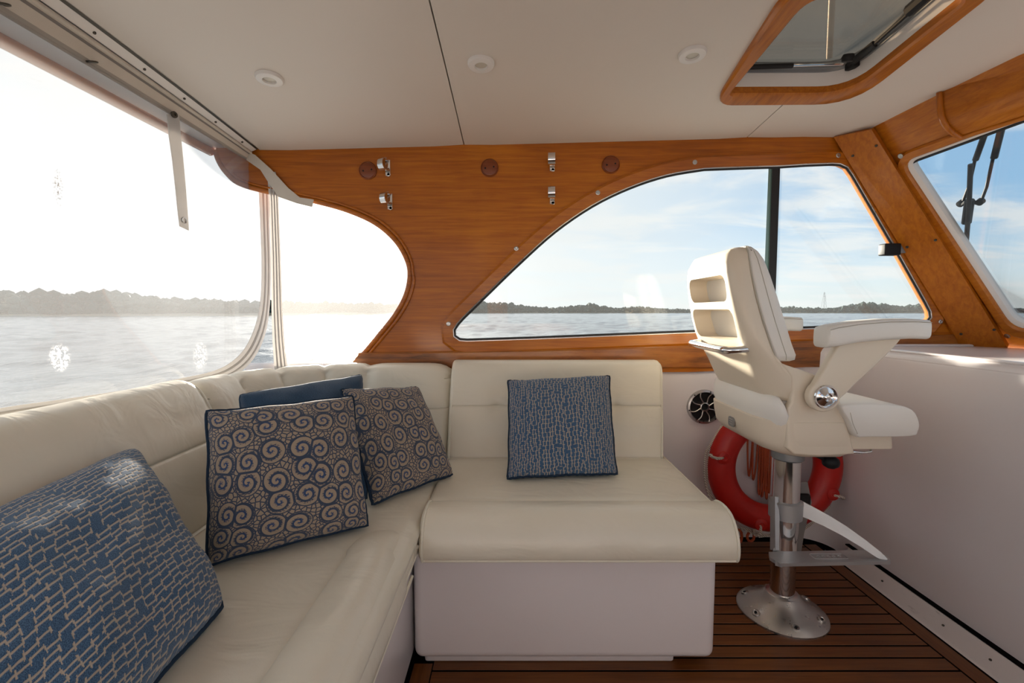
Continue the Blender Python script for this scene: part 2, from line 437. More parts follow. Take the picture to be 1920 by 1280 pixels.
def bank(pxs, Yd, hh, label):
    A = [Vector(((px - 960) / FP * Yd, Yd - 4 + 3 * math.sin(px * .05), WZ)) for px in pxs]
    B = [p + Vector((0, 40, hh + .3 * math.sin(i * 1.7))) for i, p in enumerate(A)]
    Cc = [p + Vector((0, 30, 0)) for p in B]; D = [Vector((p.x, p.y, WZ)) for p in Cc]
    V, F = loft([[a, b, c_, d_] for a, b, c_, d_ in zip(A, B, Cc, D)])
    tag(put('river_bank', V, F, M['marsh']), label, 'shore')
bank(range(-200, 860, 40), 164, 1.2, 'low muddy bank below the hazy trees left of the wood panel')
bank(range(820, 2050, 40), 416, 1.5, 'thin bank below the horizon trees in the side window')
M['pylon'] = mat('far_steel', (.16, .18, .20), .8, spec=.1)
def pylon(px, ytop, Yd, label):
    X = (px - 960) / FP * Yd; Hh = EYE - WZ + (583 - ytop) / FP * Yd; b = Hh * .10; parts = []
    for sx in (-1, 1):
        for sy in (-1, 1):
            parts.append(tube([(X + sx * b, Yd + sy * b, WZ), (X + sx * b * .12, Yd + sy * b * .12, WZ + Hh)], .11, 4))
    for k in range(5):
        z0 = Hh * k / 6; z1 = Hh * (k + 1) / 6; w0 = b * (1 - .88 * k / 6); w1 = b * (1 - .88 * (k + 1) / 6)
        for s in (-1, 1):
            parts.append(tube([(X - s * w0, Yd - b * .8, WZ + z0), (X + s * w1, Yd - b * .8, WZ + z1)], .07, 4))
    V, F = join(parts); t = thing('power_pylon', label, 'pylon', (X, Yd, WZ)); put('lattice_tower', V, F, M['pylon'], t)
    for zz, ww in ((.80, .055), (.92, .04)):
        V, F = tube([(X - Hh * ww, Yd, WZ + Hh * zz), (X + Hh * ww, Yd, WZ + Hh * zz)], .12, 4); put('crossarm', V, F, M['pylon'], t)
pylon(1543, 548, 520, 'thin lattice pylon on the horizon behind the helm seat armrest')
pylon(1862, 541, 560, 'thin lattice pylon on the horizon seen through the windshield')

# ------------------------------------------------------------------ ceiling and roof
YW = 2.10; XL = -1.135; XS1 = -.216; XS2 = 1.056; XF = 1.70; YB = -1.3
ceil = sroot('ceiling')
def ceil_panel(x0, x1, y0, y1, m, z0=0., th=.03, name='ceiling_panel', parent=None):
    nx = max(2, int((x1 - x0) / .12)); ny = 34; V, F = [], []
    for lay in (0, 1):
        for i in range(nx + 1):
            for j in range(ny + 1):
                Y = y0 + (y1 - y0) * j / ny; x1_ = x1 if x1 < XF - .01 else x1 + .2 * (2.0 - max(Y, .3)); X = x0 + (x1_ - x0) * i / nx
                e = .004 if (i in (0, nx)) and lay == 0 else 0
                V.append((X, Y, zc(X, Y) + z0 + th * lay + e))
    K = (nx + 1) * (ny + 1)
    def id_(i, j, l): return l * K + i * (ny + 1) + j
    for i in range(nx):
        for j in range(ny):
            for l in (0, 1): F.append((id_(i, j, l), id_(i + 1, j, l), id_(i + 1, j + 1, l), id_(i, j + 1, l)))
    for i in range(nx):
        for j in (0, ny): F.append((id_(i, j, 0), id_(i + 1, j, 0), id_(i + 1, j, 1), id_(i, j, 1)))
    for j in range(ny):
        for i in (0, nx): F.append((id_(i, j, 0), id_(i, j + 1, 0), id_(i, j + 1, 1), id_(i, j, 1)))
    return put(name, V, F, m, parent or ceil, 30)
hatch_in = rounded([(1368, 168, 8), (1592, 167, 60), (1822, -18, 40), (1522, -18, 50)], 6)
hatch_out = rounded([(1338, 192, 34), (1600, 190, 75), (1885, -38, 45), (1482, -38, 60)], 6)
H_in = [C(p.x, p.y) for p in hatch_in]; H_out = [C(p.x, p.y) for p in hatch_out]
def hatch_cutter(grow=0.):
    cc = sum(H_in, Vector()) / len(H_in)
    lp = [cc + (p - cc) * (1 + grow) for p in H_in]
    V, F = loft([[Vector((p.x, p.y, 1.5)) for p in lp], [Vector((p.x, p.y, 2.4)) for p in lp]])
    return put('cutter', V, F, M['white'], loc=(0, 0, 0))
g = .0022
ceil_panel(XL, XS1 - g, YB, 2.13, M['ceiling'])
a = ceil_panel(XS1 + g, XS2 - g, YB, 2.13, M['ceiling']); boolean(a, hatch_cutter(.05))
a = ceil_panel(XS2 + g, XF, YB, 2.13, M['ceiling']); boolean(a, hatch_cutter(.05))
a = ceil_panel(-1.36, XF, YB, 2.2, M['white'], .031, .05, 'roof_shell'); boolean(a, hatch_cutter(.06))  # backing over the panels, added to block light at their seams
V, F = rbox((-1.365, -1.3, 1.812), (-1.195, 2.14, 1.845), .006, 2); put('roof_overhang', V, F, M['white'], ceil, 40)
V, F = rbox((-1.365, -1.3, 1.84), (-1.33, 2.14, 1.95), .006, 2); put('roof_edge', V, F, M['white'], ceil, 40)

# hatch
hc = sum(H_out, Vector()) / len(H_out)
t = thing('roof_hatch', 'open-framed roof hatch with varnished wooden ring and smoked pane in the ceiling', 'hatch', tuple(hc))
dn = Vector((0, 0, -1))
V, F = ring_plate(H_in, H_out, [(0, dn * -.01), (0, dn * .012), (.12, dn * .018), (.85, dn * .018), (1, dn * .010), (1, dn * -.004)])
put('wood_frame', V, F, M['wood_y'], t, 30)
def up_loop(lp, h, k=1.): cc = sum(lp, Vector()) / len(lp); return [Vector((cc.x + (p.x - cc.x) * k, cc.y + (p.y - cc.y) * k, p.z + h)) for p in lp]
V, F = ring_plate(up_loop(H_in, -.004, 1.002), up_loop(H_in, -.004, 1.04), [(0, (0, 0, 0)), (0, (0, 0, .062)), (1, (0, 0, .062)), (1, (0, 0, 0))])
put('shaft_lining', V, F, M['white'], t, 30)
V, F = ring_plate(up_loop(H_in, .058, .93), up_loop(H_in, .058, 1.03), [(0, (0, 0, .016)), (0, (0, 0, .008)), (.4, (0, 0, .008)), (.45, (0, 0, 0)), (1, (0, 0, 0)), (1, (0, 0, .03)), (0, (0, 0, .03))])
put('metal_frame', V, F, M['grey'], t, 30)
hp = up_loop(H_in, .082, .97); V, F = plate([hp], (0, 0, .006)); put('smoked_pane', V, F, M['smoke'], t)
HZ = .055
a0, a1, a2 = C(1392, 126, HZ), C(1486, 123, HZ), C(1580, 120, HZ)
V, F = tube([a0, a1], .0085, 10); s_ = put('strut_sleeve', V, F, M['dark'], t, 40)
V, F = tube([a1, a2], .0045, 8); put('strut_rod', V, F, M['chrome'], t, 40)['label'] = 'chrome strut rod'
q0, q1, q2 = C(1592, 122, HZ), C(1640, 82, HZ), C(1722, 8, HZ)
V, F = lathe([(0, -.012), (.016, -.010), (.02, 0), (.016, .012), (0, .014)], C(1590, 108, HZ - .01), (0, .3, -1), 16); put('latch_knob', V, F, M['dark'], t, 40)
V, F = join([rbox(tuple(C(1598, 122, HZ) - Vector((.014, .02, .012))), tuple(C(1598, 122, HZ) + Vector((.014, .02, .02))), .004)]); put('latch_base', V, F, M['dark'], t, 40)
V, F = tube([q0, q1], .012, 8, flat=.6); put('support_arm', V, F, M['dark'], t, 40)
V, F = tube([q1, q2, C(1790, -50, HZ)], .006, 8); put('support_arm', V, F, M['dark'], t, 40)
V, F = tube([C(1705, 20, HZ), C(1740, -10, HZ)], .018, 8); put('support_hinge', V, F, M['dark'], t, 40)
a = C(1555, 108, .1); V, F = tube([a, a + (C(1562, -40, .25) - a) * 1.4], .010, 12)
tag(put('mast_tube', V, F, M['white'], None, 40), 'pale mast tube above the smoked hatch pane', 'mast')

# ceiling lights
for px, py, lb in ((505, 145, 'round white recessed ceiling light nearest the aft curtain rail'),
                   (902, 118, 'round white recessed ceiling light just right of the left ceiling seam'),
                   (1298, 100, 'round white recessed ceiling light beside the wooden hatch frame')):
    c0 = C(px, py); e = .01
    nx = -(zc(c0.x + e, c0.y) - zc(c0.x - e, c0.y)) / (2 * e); ny = -(zc(c0.x, c0.y + e) - zc(c0.x, c0.y - e)) / (2 * e)
    ax = -Vector((nx, ny, 1)).normalized()
    t = thing('ceiling_light', lb, 'ceiling light', tuple(c0))
    V, F = lathe([(.043, -.004), (.043, .004), (.040, .010), (.030, .012), (.0215, .012), (.020, .006), (.0205, -.002)], c0, ax, 36); put('bezel', V, F, M['white'], t, 35)
    V, F = lathe([(.0206, .003), (.020, .005), (.012, .0065), (0, .007)], c0, ax, 24)
    put('lens', V, F, M['lens'] if 'lens' in M else M.setdefault('lens', mat('frosted_lens', (.62, .58, .50), .25, spec=.6)), t, 35)

# ------------------------------------------------------------------ port wall in wood
def W(px, py, dy=0.): return P(px, py, Y=YW + dy)
arch = [(2, 0)]
arch_px = [(405, 282), (410, 300), (424, 322), (448, 343), (490, 356), (545, 367), (600, 379), (655, 395), (705, 418), (742, 450), (763, 485), (769, 515), (762, 552), (742, 590), (712, 628), (668, 680)]
arch_s = smoothpts([Vector((a, b, 0)) for a, b in arch_px], 5, False)
win = rounded([(852, 637, 60), (1764, 609, 46), (1572, 309, 26)], 8)
# outline of the side-window opening, clockwise from the lower left corner
arcp = smoothpts([Vector((x_, y_, 0)) for x_, y_ in [(1320, 317), (1250, 329), (1180, 352), (1110, 386), (1040, 434), (975, 492), (915, 550), (868, 596)]], 4, False)
cor1 = [(858, 607), (851, 618), (852, 630), (862, 637), (876, 638)]
win_px = [(p.x, p.y) for p in arcp] + cor1 + [(1000, 634), (1150, 628), (1300, 622), (1450, 617), (1600, 612), (1722, 608), (1738, 604), (1745, 595), (1744, 584), (1736, 568), (1690, 486), (1640, 400), (1598, 328), (1588, 314), (1575, 308), (1560, 307), (1510, 309), (1463, 312), (1400, 314)]
win2 = [Vector(p) for p in win_px]
top_px = [(1640, 240), (1400, 240), (1100, 240), (870, 240), (600, 240), (405, 240)]
outer = [(p.x, p.y) for p in arch_s] + [(668, 700), (900, 700), (1300, 697), (1700, 680), (1840, 680)] + top_px
frame_out2 = offset2(win2, 25)
hole_w = offset2(win2, 14)
wall = sroot('wall_port')
lo = [W(*p) for p in outer]; hl = [W(p.x, p.y) for p in hole_w]
V, F = plate([lo, hl], (0, .03, 0)); put('wood_panel', V, F, M['wood'], wall)
ap = [W(p.x, p.y, -.002) for p in arch_s]
V, F = tube([W(p.x + (0), p.y, .006) for p in arch_s], .013, 10); put('arch_bead', V, F, M['wood'], wall, 40)
V, F = tube([W(p.x, p.y, -.004) for p in [Vector((q.x + 8 * (1 if q.y > 520 else .6), q.y - (6 if q.y < 520 else -2), 0)) for q in arch_s[12:]]], .0055, 8); put('arch_bead', V, F, M['wood'], wall, 40)
# lower sill rail
V, F = plate([[W(672, 663, -.012), W(1000, 658, -.012), W(1340, 648, -.012), W(1800, 628, -.012), W(1830, 688, -.012), W(1300, 688, -.012), W(655, 687, -.012)]], (0, .02, 0))
put('sill_rail', V, F, M['sill'], wall)
V, F = tube([W(672, 663, -.008), W(1000, 658, -.008), W(1340, 648, -.008), W(1800, 628, -.008)], .005, 8); put('sill_bead', V, F, M['sill'], wall, 40)
# window
wd = sroot('window_1')
I = [W(p.x, p.y) for p in win2]; Oo = [W(p.x, p.y) for p in frame_out2]
V, F = ring_plate(I, Oo, [(0, (0, .03, 0)), (0, (0, .004, 0)), (.10, (0, -.006, 0)), (.82, (0, -.012, 0)), (1, (0, -.006, 0)), (1, (0, .004, 0)), (.6, (0, .01, 0))])
put('window_frame', V, F, M['wood'], wd, 28)
V, F = tube([W(p.x, p.y, .003) for p in offset2(win2, -1.5)], .0055, 8, True); put('gasket', V, F, M['rubber'], wd, 40)
V, F = tube([W(p.x, p.y, .000) for p in offset2(win2, 1.5)], .0045, 8, True); put('metal_rim', V, F, M['alu'], wd, 40)
gl = [W(p.x, p.y, .018) for p in offset2(win2, 2)]
V, F = plate([gl], (0, .004, 0)); put('glass_pane', V, F, M['glass'], wd)
V, F = loft([[W(1448, 311, .0), W(1463, 311, .0), W(1463, 311, .03), W(1448, 311, .03)], [W(1438, 618, .0), W(1452, 617, .0), W(1452, 617, .03), W(1438, 618, .03)]]); put('mullion', V, F, M['rubber'], wd)
V, F = loft([[W(1441, 313, .006), W(1448, 313, .006), W(1448, 313, .022), W(1441, 313, .022)], [W(1429, 618, .006), W(1438, 618, .006), W(1438, 618, .022), W(1429, 618, .022)]]); put('sliding_glass_edge', V, F, M['glass_edge'], wd)
def screw(c0, ax, r, parent, mt='screw'):
    ax = Vector(ax).normalized(); V, F = lathe([(r, -.002), (r, .001), (r * .75, .0025), (r * .35, .002), (0, .001)], c0, ax, 12); put('screw', V, F, M[mt], parent, 40)
for px, py in ((841, 607), (968, 466), (1121, 361), (1303, 304), (1572, 291), (1764, 603)):
    screw(W(px, py, -.011), (0, -1, 0), .0105, wd)
q = W(1668, 468, -.03); V, F = rbox(tuple(q + Vector((-.036, -.022, -.026))), tuple(q + Vector((.036, .022, .026))), .006); lk = put('window_latch', V, F, M['dark'], wd, 40)
V, F = rbox(tuple(W(1684, 474, -.02)), tuple(W(1694, 460, -.004)), .002); put('latch_plate', V, F, M['grey'], lk, 40)
# plugs and clips
for (px, py), lb in zip(((690, 320), (918, 315), (1145, 309)), ('round dark wooden cover disc left of the upper left chrome clip', 'round dark wooden cover disc in the middle of the wood panel', 'round dark wooden cover disc above the arched window frame')):
    c0 = W(px, py); t = thing('cover_disc', lb, 'cover disc', tuple(c0), None)
    V, F = lathe([(.040, -.002), (.040, .006), (.036, .011), (.0335, .008), (.031, .009), (0, .0095)], c0, (0, -1, 0), 32); dk = put('disc', V, F, M['plug'], t, 25)
    for s in (-1, 1):
        V, F = lathe([(.004, .006), (.004, .0102), (0, .0102)], c0 + Vector((s * .019, 0, .003 * s)), (0, -1, 0), 10); put('screw_hole', V, F, M['dark'], dk)
for px, py, a, lb in ((727, 313, .5, 'upper left chrome spring clip near the left cover disc'), (731, 376, .5, 'lower left chrome spring clip above the arch edge'),
                      (1035, 304, .12, 'upper right chrome spring clip on the wood panel'), (1035, 366, .12, 'lower right chrome spring clip on the wood panel')):
    c0 = W(px, py); t = thing('spring_clip', lb, 'clip', tuple(c0)); pts = []
    for k in range(15):
        q = math.radians(75 + 250 * k / 14); pts.append(Vector((0, -.026 + math.cos(q) * .022, .006 + math.sin(q) * .026)))
    R_ = Matrix.Rotation(-a, 3, 'Z'); rings = []
    for i, p in enumerate(pts):
        n_ = (p - Vector((0, -.026, .006))).normalized() * .0022
        rings.append([c0 + R_ @ (p + Vector((-.0155, 0, 0)) - n_), c0 + R_ @ (p + Vector((.0155, 0, 0)) - n_), c0 + R_ @ (p + Vector((.0155, 0, 0)) + n_), c0 + R_ @ (p + Vector((-.0155, 0, 0)) + n_)])
    V, F = loft(rings); put('clip_band', V, F, M['chrome'], t, 40)
    V, F = lathe([(.009, 0), (.009, -.003), (.006, -.005), (0, -.005)], c0 + Vector((.004, -.001, -.034)), (0, 1, 0), 14); put('clip_screw', V, F, M['chrome'], t, 40)
    V, F = rbox(tuple(c0 + Vector((-.010, -.006, -.040))), tuple(c0 + Vector((.012, 0, .03))), .001, 1); put('clip_base', V, F, M['chrome'], t)

# ------------------------------------------------------------------ windshield, corner post
u_ = Vector((-.2, 1, 0)).normalized(); A0 = P(1700, 297, Y=1.95); B0 = P(1893, 611, Y=1.95)
nW = u_.cross((B0 - A0)).normalized()
if nW.x > 0: nW = -nW          # points into the cabin (aft)
def G(px, py, off=0.): return PP(px, py, A0 + nW * off, nW)
ws = sroot('window_2')
gl_px = rounded([(1693, 303, 26), (1920, 220, 0), (2140, 146, 10), (2200, 640, 20), (1899, 614, 26)], 6)
gl2 = [Vector((p.x, p.y)) for p in gl_px]
fr2 = offset2(gl2, 17); fr3 = offset2(gl2, 8)
wsf = sroot('wall_forward')
V, F = plate([[G(*p) for p in ((1600, 225), (1700, 190), (1920, 100), (2350, -60), (2350, 700), (1870, 700))], [G(p.x, p.y) for p in fr3]], -nW * .03)
put('header_board', V, F, M['wood_y'], wsf)
I = [G(p.x, p.y) for p in gl2]; Oo = [G(p.x, p.y) for p in fr2]
V, F = ring_plate(I, Oo, [(0, -nW * .03), (0, nW * .006), (.15, nW * .013), (.8, nW * .016), (1, nW * .008), (1, nW * -.01)]); put('window_frame', V, F, M['wood_y'], ws, 28)
V, F = ring_plate([G(p.x, p.y) for p in offset2(gl2, -6)], [G(p.x, p.y) for p in offset2(gl2, 1)], [(0, nW * -.04), (0, nW * -.012), (.5, nW * -.004), (1, nW * 0), (1, nW * -.04)]); put('white_reveal', V, F, M['white'], ws, 30)
V, F = tube([G(p.x, p.y, -.018) for p in offset2(gl2, -7)], .005, 8, True); put('gasket', V, F, M['rubber'], ws, 40)
V, F = plate([[G(p.x, p.y, -.028) for p in offset2(gl2, -3)]], -nW * .004); put('glass_pane', V, F, M['glass'], ws)
for px, py in ((1688, 293), (1888, 630)): screw(G(px, py, .016), nW, .011, ws)
# corner post
pl = [P(1563, 257, Y=2.085), G(1634, 243, .035), G(1889, 652, .035), P(1809, 660, Y=2.085)]
nP = (pl[1] - pl[0]).cross(pl[3] - pl[0]).normalized()
if nP.y > 0: nP = -nP
V, F = plate([[pl[0], pl[1], pl[2], pl[3]]], -nP * .03)
post = put('corner_post', V, F, M['wood_v'], wsf)
V, F = loft([[W(1598, 300, -.004), W(1608, 300, -.012), W(1612, 300, 0)], [W(1780, 600, -.004), W(1792, 600, -.012), W(1797, 600, 0)]]); 
for px, py in ((1599, 292), (1643, 273), (1701, 463), (1754, 450), (1802, 626), (1864, 618)):
    q = PP(px, py, pl[0], nP); screw(q + nP * .001, nP, .0055, wsf, 'bronze')
V, F = plate([[P(1776, 600, Y=2.09), P(1793, 612, Y=2.07), P(1824, 656, Y=2.07), P(1800, 660, Y=2.09)]], (0, .02, 0)); put('post_fillet', V, F, M['wood_v'], wsf)
# valance box above the windshield
t = thing('valance_box', 'curved varnished wooden valance box above the windshield', 'valance', tuple(G(1850, 200)))
T1, T2 = C(1763, 173), C(2150, 20); B1 = G(1804, 257, .03); B2 = G(2150, 148, .03)
rings = []
for k in range(9):
    q = k / 8; bl = math.sin(q * PI) * .035
    a = T1.lerp(B1, q) + nW * bl + Vector((0, 0, -bl * .2)); b = T2.lerp(B2, q) + nW * bl + Vector((0, 0, -bl * .2))
    rings.append([a, b])
back = [[B1 - nW * .05, B2 - nW * .05], [T1 - nW * .10 + Vector((0, 0, .03)), T2 - nW * .10 + Vector((0, 0, .03))]]
V, F = loft([[r[0] for r in rings + back], [r[1] for r in rings + back]]); put('valance_board', V, F, M['wood_y'], t, 35)
V, F = tube([r[0] + nW * .004 for r in rings], .010, 10); put('end_bead', V, F, M['wood_v'], t, 40)
V, F = tube([B1 + nW * .003, B2 + nW * .003], .008, 10); put('lower_bead', V, F, M['wood_y'], t, 40)
# wiper outside
t = thing('windshield_wiper', 'black twin-arm wiper parked outside the windshield glass', 'wiper', tuple(G(1820, 400, -.09)))
def wt(n, pts, r, m='dark'):
    V, F = tube([G(a, b, c_) for a, b, c_ in pts], r, 8); return put(n, V, F, M[m], t, 40)
wt('arm', [(1886, 212, -.09), (1878, 240, -.09), (1864, 296, -.09)], .011, 'rubber'); wt('arm', [(1862, 296, -.09), (1850, 350, -.1), (1838, 382, -.1)], .0055)
wt('arm', [(1852, 226, -.09), (1847, 250, -.09), (1829, 300, -.09)], .010, 'rubber'); wt('arm', [(1828, 300, -.09), (1818, 345, -.1), (1804, 382, -.1)], .0055)
wt('blade', [(1820, 308, -.055), (1816, 400, -.05), (1809, 486, -.045)], .0085, 'rubber'); wt('blade_clip', [(1818, 375, -.065), (1812, 418, -.06)], .016)
wt('bracket', [(1802, 384, -.1), (1815, 376, -.09), (1838, 382, -.1)], .008)
V, F = lathe([(.014, -.008), (.014, .008), (0, .01)], G(1802, 381, -.1), nW, 12); put('arm_pivot', V, F, M['dark'], t, 40)
V, F = lathe([(.014, -.008), (.014, .008), (0, .01)], G(1838, 378, -.1), nW, 12); put('arm_pivot', V, F, M['dark'], t, 40)

# ------------------------------------------------------------------ white liner wall and console
XC = 1.47
path = [(-1.25, 2.115), (0, 2.115), (.9, 2.115)]
for k in range(9):
    q = PI / 2 * k / 8; path.append((XC - .13 + .13 * math.sin(q), 2.115 - .13 + .13 * math.cos(q)))
path += [(XC, 1.7), (XC, 1.2), (XC, .6), (XC, 0), (XC, -.8)]
def linerprof(x_, y_):
    top = .92
    return top
rings = []
for i, (x_, y_) in enumerate(path):
    a = path[max(i - 1, 0)]; b = path[min(i + 1, len(path) - 1)]; tx, ty = b[0] - a[0], b[1] - a[1]; L = math.hypot(tx, ty); ox, oy = -ty / L, tx / L   # outwards
    if i <= 2: ox, oy = 0, 1
    dr = 0
    ring = [(x_, y_, -.01)]; dz = -.085 if x_ < 1.0 else 0
    for (o_, zz) in ((0, .10), (0, .5), (0, .80), (.002, .89 + dz), (.008, .908 + dz), (.018, .917 + dz), (.032, .92 + dz)):
        ring.append((x_ + ox * o_, y_ + oy * o_, zz))
    rings.append([Vector(v) for v in ring])
V, F = loft(rings, caps=False, closed=False); lw = put('wall_lower', V, F, M['gel'], None, 50); struct(lw)
t = thing('helm_console', 'glossy white moulded helm console with raised flat top at the right', 'console', (XC + .4, 1.2, 0))
V, F = rbox((XC + .02, -.8, .88), (2.35, 2.09, .921), .006); put('console_top', V, F, M['gel'], t, 35)
V, F = tube([(XC + .03, -.8, .925), (XC + .03, 1.85, .925), (XC + .09, 2.02, .925), (XC + .2, 2.06, .925), (2.1, 2.06, .925)], .010, 8, flat=.6, nrm=(0, 0, 1)); put('top_lip', V, F, M['gel'], t, 40)
V, F = box((XC + .004, -.8, .05), (XC + .03, 1.98, .90)); put('console_side', V, F, M['gel'], t)
# small black screw hook and dents left out; baseboard along the console
tb = sroot('baseboard_console')
V, F = loft([[(1.418, y_, 0), (1.424, y_, .004), (1.452, y_, .062), (1.466, y_, .066), (1.466, y_, 0)] for y_ in (-.8, 1.90)]); put('trim_board', V, F, M['trim'], tb)
V, F = box((1.452, -.8, .064), (1.4705, 1.92, .0690)); put('shadow_gap', V, F, M['caulk'], tb)
for y_ in (1.70, 1.30, 1.45): screw(Vector((1.436, y_, .036)), (-.9, 0, .45), .0035, tb, 'bronze')

# starboard side behind the camera, added to bounce sunlight: white liner, wooden sill
ss = sroot('wall_starboard')
V, F = rbox((-1.25, -1.36, 0), (2.3, -1.28, .84), .01, 2); put('side_liner', V, F, M['gel'], ss, 40)
V, F = rbox((-1.25, -1.37, .84), (2.3, -1.27, .93), .01, 2); put('sill_rail', V, F, M['wood'], ss, 40)
V, F = rbox((-.30, -1.35, .93), (-.05, -1.30, 1.80), .01, 2); put('window_post', V, F, M['wood_v'], ss, 40)
# ------------------------------------------------------------------ teak floor
fl = sroot('floor')
V, F = box((-1.2, -1.3, -.03), (1.48, 2.14, -.0010)); put('caulk_bed', V, F, M['caulk'], fl)
ya = P(1500, 1257, Z=0).y; yb = P(1500, 1060, Z=0).y; pitch = (yb - ya) / 11
XB0, XB1 = 1.352, 1.41
def plank(x0, x1, y0, y1, m=None, mtr=None):
    V, F = rbox((x0, y0, -.006), (x1, y1, 0), .0008, 1); return put('plank', V, F, M[m or 'teak'], fl)
k = -34; gp = .0034
while True:
    y0 = yb + k * pitch - pitch * 1; y1 = y0 + pitch
    k += 1
    if y1 > 2.035: break
    if y0 > 1.31: x0 = .5
    elif y1 > 1.24: x0 = -.24
    else: x0 = -.24
    plank(x0, XB0 - gp, y0 + gp, y1 - gp)
plank(XB0 + gp, XB1, -.9, 2.045, 'teak_y')
plank(.5, XB0 - gp, y0 + gp, 2.07)
plank(-.30, -.24 - gp, -.9, 1.33, 'teak_y')

# ------------------------------------------------------------------ speaker, lifebuoy
c0 = W(1320, 762, .012); c0.y = 2.113
t = thing('loudspeaker', 'round marine loudspeaker with silver spoked grille on the white wall', 'speaker', tuple(c0))
V, F = lathe([(.081, -.002), (.082, .006), (.079, .013), (.071, .015), (.068, .008), (.068, -.001)], c0, (0, -1, 0), 40); put('rim', V, F, M['grey'] if False else M['alu'], t, 30)
V, F = lathe([(.0685, .001), (.05, -.001), (.02, .003), (0, .004)], c0, (0, -1, 0), 30); put('cone', V, F, M['dark'], t, 40)
V, F = lathe([(.021, .006), (.021, .013), (.0175, .0145), (.0165, .007), (.0164, .0045), (.0001, .0045)], c0, (0, -1, 0), 24); hb = put('hub', V, F, M['alu'], t, 35)
V, F = lathe([(.0162, .0045), (.0155, .0075), (0, .009)], c0, (0, -1, 0), 20); put('hub_cap', V, F, M['dark'], hb, 40)
for k in range(8):
    q = k * PI / 4 + .3; pts = [c0 + Vector((math.cos(q + .16 * math.sin(i / 5 * PI)) * (.018 + .052 * i / 5), -.011, math.sin(q + .16 * math.sin(i / 5 * PI)) * (.018 + .052 * i / 5))) for i in range(6)]
    V, F = tube(pts, .0026, 6); put('spoke', V, F, M['alu'], t, 40)
for k in range(6):
    q = k * PI / 3 + .2; screw(c0 + Vector((math.cos(q) * .075, -.0145, math.sin(q) * .075)), (0, -1, 0), .0032, t, 'dark')

bc = Vector((1.163, 1.975, P(1462, 995, Y=1.975).z + .295)); RM, rm = .236, .059
t = thing('lifebuoy', 'bright red ring lifebuoy with rope grab line hanging behind the helm seat pedestal', 'lifebuoy', (bc.x, bc.y, .07))
pts = [bc + Vector((math.cos(q) * RM, 0, math.sin(q) * RM)) for q in (2 * PI * k / 64 for k in range(64))]
V, F = tube(pts, rm, 20, True, flat=.86, nrm=(0, 1, 0)); put('ring', V, F, M['red'], t, 60)
angs = [168, 252, 335, 60]
for an in angs:
    q = math.radians(an); c1 = bc + Vector((math.cos(q) * (RM + .03), 0, math.sin(q) * (RM + .03))); rad = Vector((math.cos(q), 0, math.sin(q)))
    tg = Vector((-math.sin(q), 0, math.cos(q)))
    V, F = lathe([(.030, -.004), (.026, .004), (.012, .008), (.009, .004), (0, .003)], bc + rad * (RM + .018) + Vector((0, -rm * .83, 0)), (0, -1, 0), 18); put('rope_boss', V, F, M['red'], t, 40)
    c2 = bc + rad * (RM + .045)
    V, F = tube([c2 + rad * (.03 * math.cos(k / 9 * 2 * PI) * 1.0) + Vector((0, -.035 - .022 * math.sin(k / 9 * 2 * PI), 0)) + tg * .006 * math.sin(k) for k in range(10)], .0062, 7); put('rope_knot', V, F, M['rope'], t, 50)
gl_ = []
for i in range(4):
    a0_ = angs[i]; a1_ = angs[(i + 1) % 4] + (360 if i == 3 else 0)
    if a1_ < a0_: a1_ += 360
    pts = []
    for k in range(15):
        s_ = k / 14; q = math.radians(a0_ + (a1_ - a0_) * s_); p = bc + Vector((math.cos(q), 0, math.sin(q))) * (RM + rm + .012 - .004 * math.sin(s_ * PI)); p.z -= .028 * math.sin(s_ * PI); p.y -= .01
        p.z = max(p.z, .012); p.x = min(p.x, 1.452); p.y = 1.985
        pts.append(p)
    V, F = tube(pts, .0055, 7); put('grab_line', V, F, M['rope'], t, 50)
t2 = thing('rescue_line', 'bundle of orange cord looped inside the red lifebuoy', 'cord', (1.19, 2.07, .2))
for dx, ln in ((-.075, .2), (-.05, .22), (.0, .30), (.012, .27), (.024, .31), (.036, .28), (-.012, .29)):
    pts = []; x0 = bc.x + .002 + dx * .9; zt = .60
    for k in range(17):
        s_ = k / 16; q = PI * s_
        pts.append(Vector((x0 + .012 * (1 - math.cos(q)) * (1 if dx < -.03 else .6), 2.085 + .004 * math.sin(7 * s_ + dx * 50), zt - (ln + .09) * math.sin(q) ** .55)))
    V, F = tube(pts, .0042, 7); put('cord_loop', V, F, M['cord'], t2, 50)
V, F = tube([(bc.x + .125, 2.08, .66), (bc.x + .122, 2.085, .5), (bc.x + .116, 2.082, .36), (bc.x + .10, 2.075, .24)], .0062, 8); tag(put('hanging_rope', V, F, M['rope'], None, 50), 'white twisted rope hanging straight behind the chrome pedestal', 'rope')
V, F = strip([(bc.x + .075, 1.93, .34), (bc.x + .08, 1.905, .26), (bc.x + .075, 1.915, .12), (bc.x + .075, 1.93, .02)], [(bc.x + .12, 1.93, .34), (bc.x + .125, 1.905, .26), (bc.x + .105, 1.915, .12), (bc.x + .105, 1.93, .02)], (0, .004, 0))
t = thing('black_strap', 'dark strap with black clamp holding the red lifebuoy', 'strap', (bc.x + .09, 1.93, .02)); put('webbing', V, F, M['zip'], t)
V, F = rbox((bc.x + .065, 1.89, .225), (bc.x + .115, 1.915, .30), .012); put('clamp', V, F, M['dark'], t, 40)
V, F = tube([(bc.x - .13 + .02 * math.cos(k / 11 * 2 * PI), 2.02, .05 + .035 * math.sin(k / 11 * 2 * PI)) for k in range(12)], .006, 7); put('red_loop', V, F, M['cord'], t2, 50)
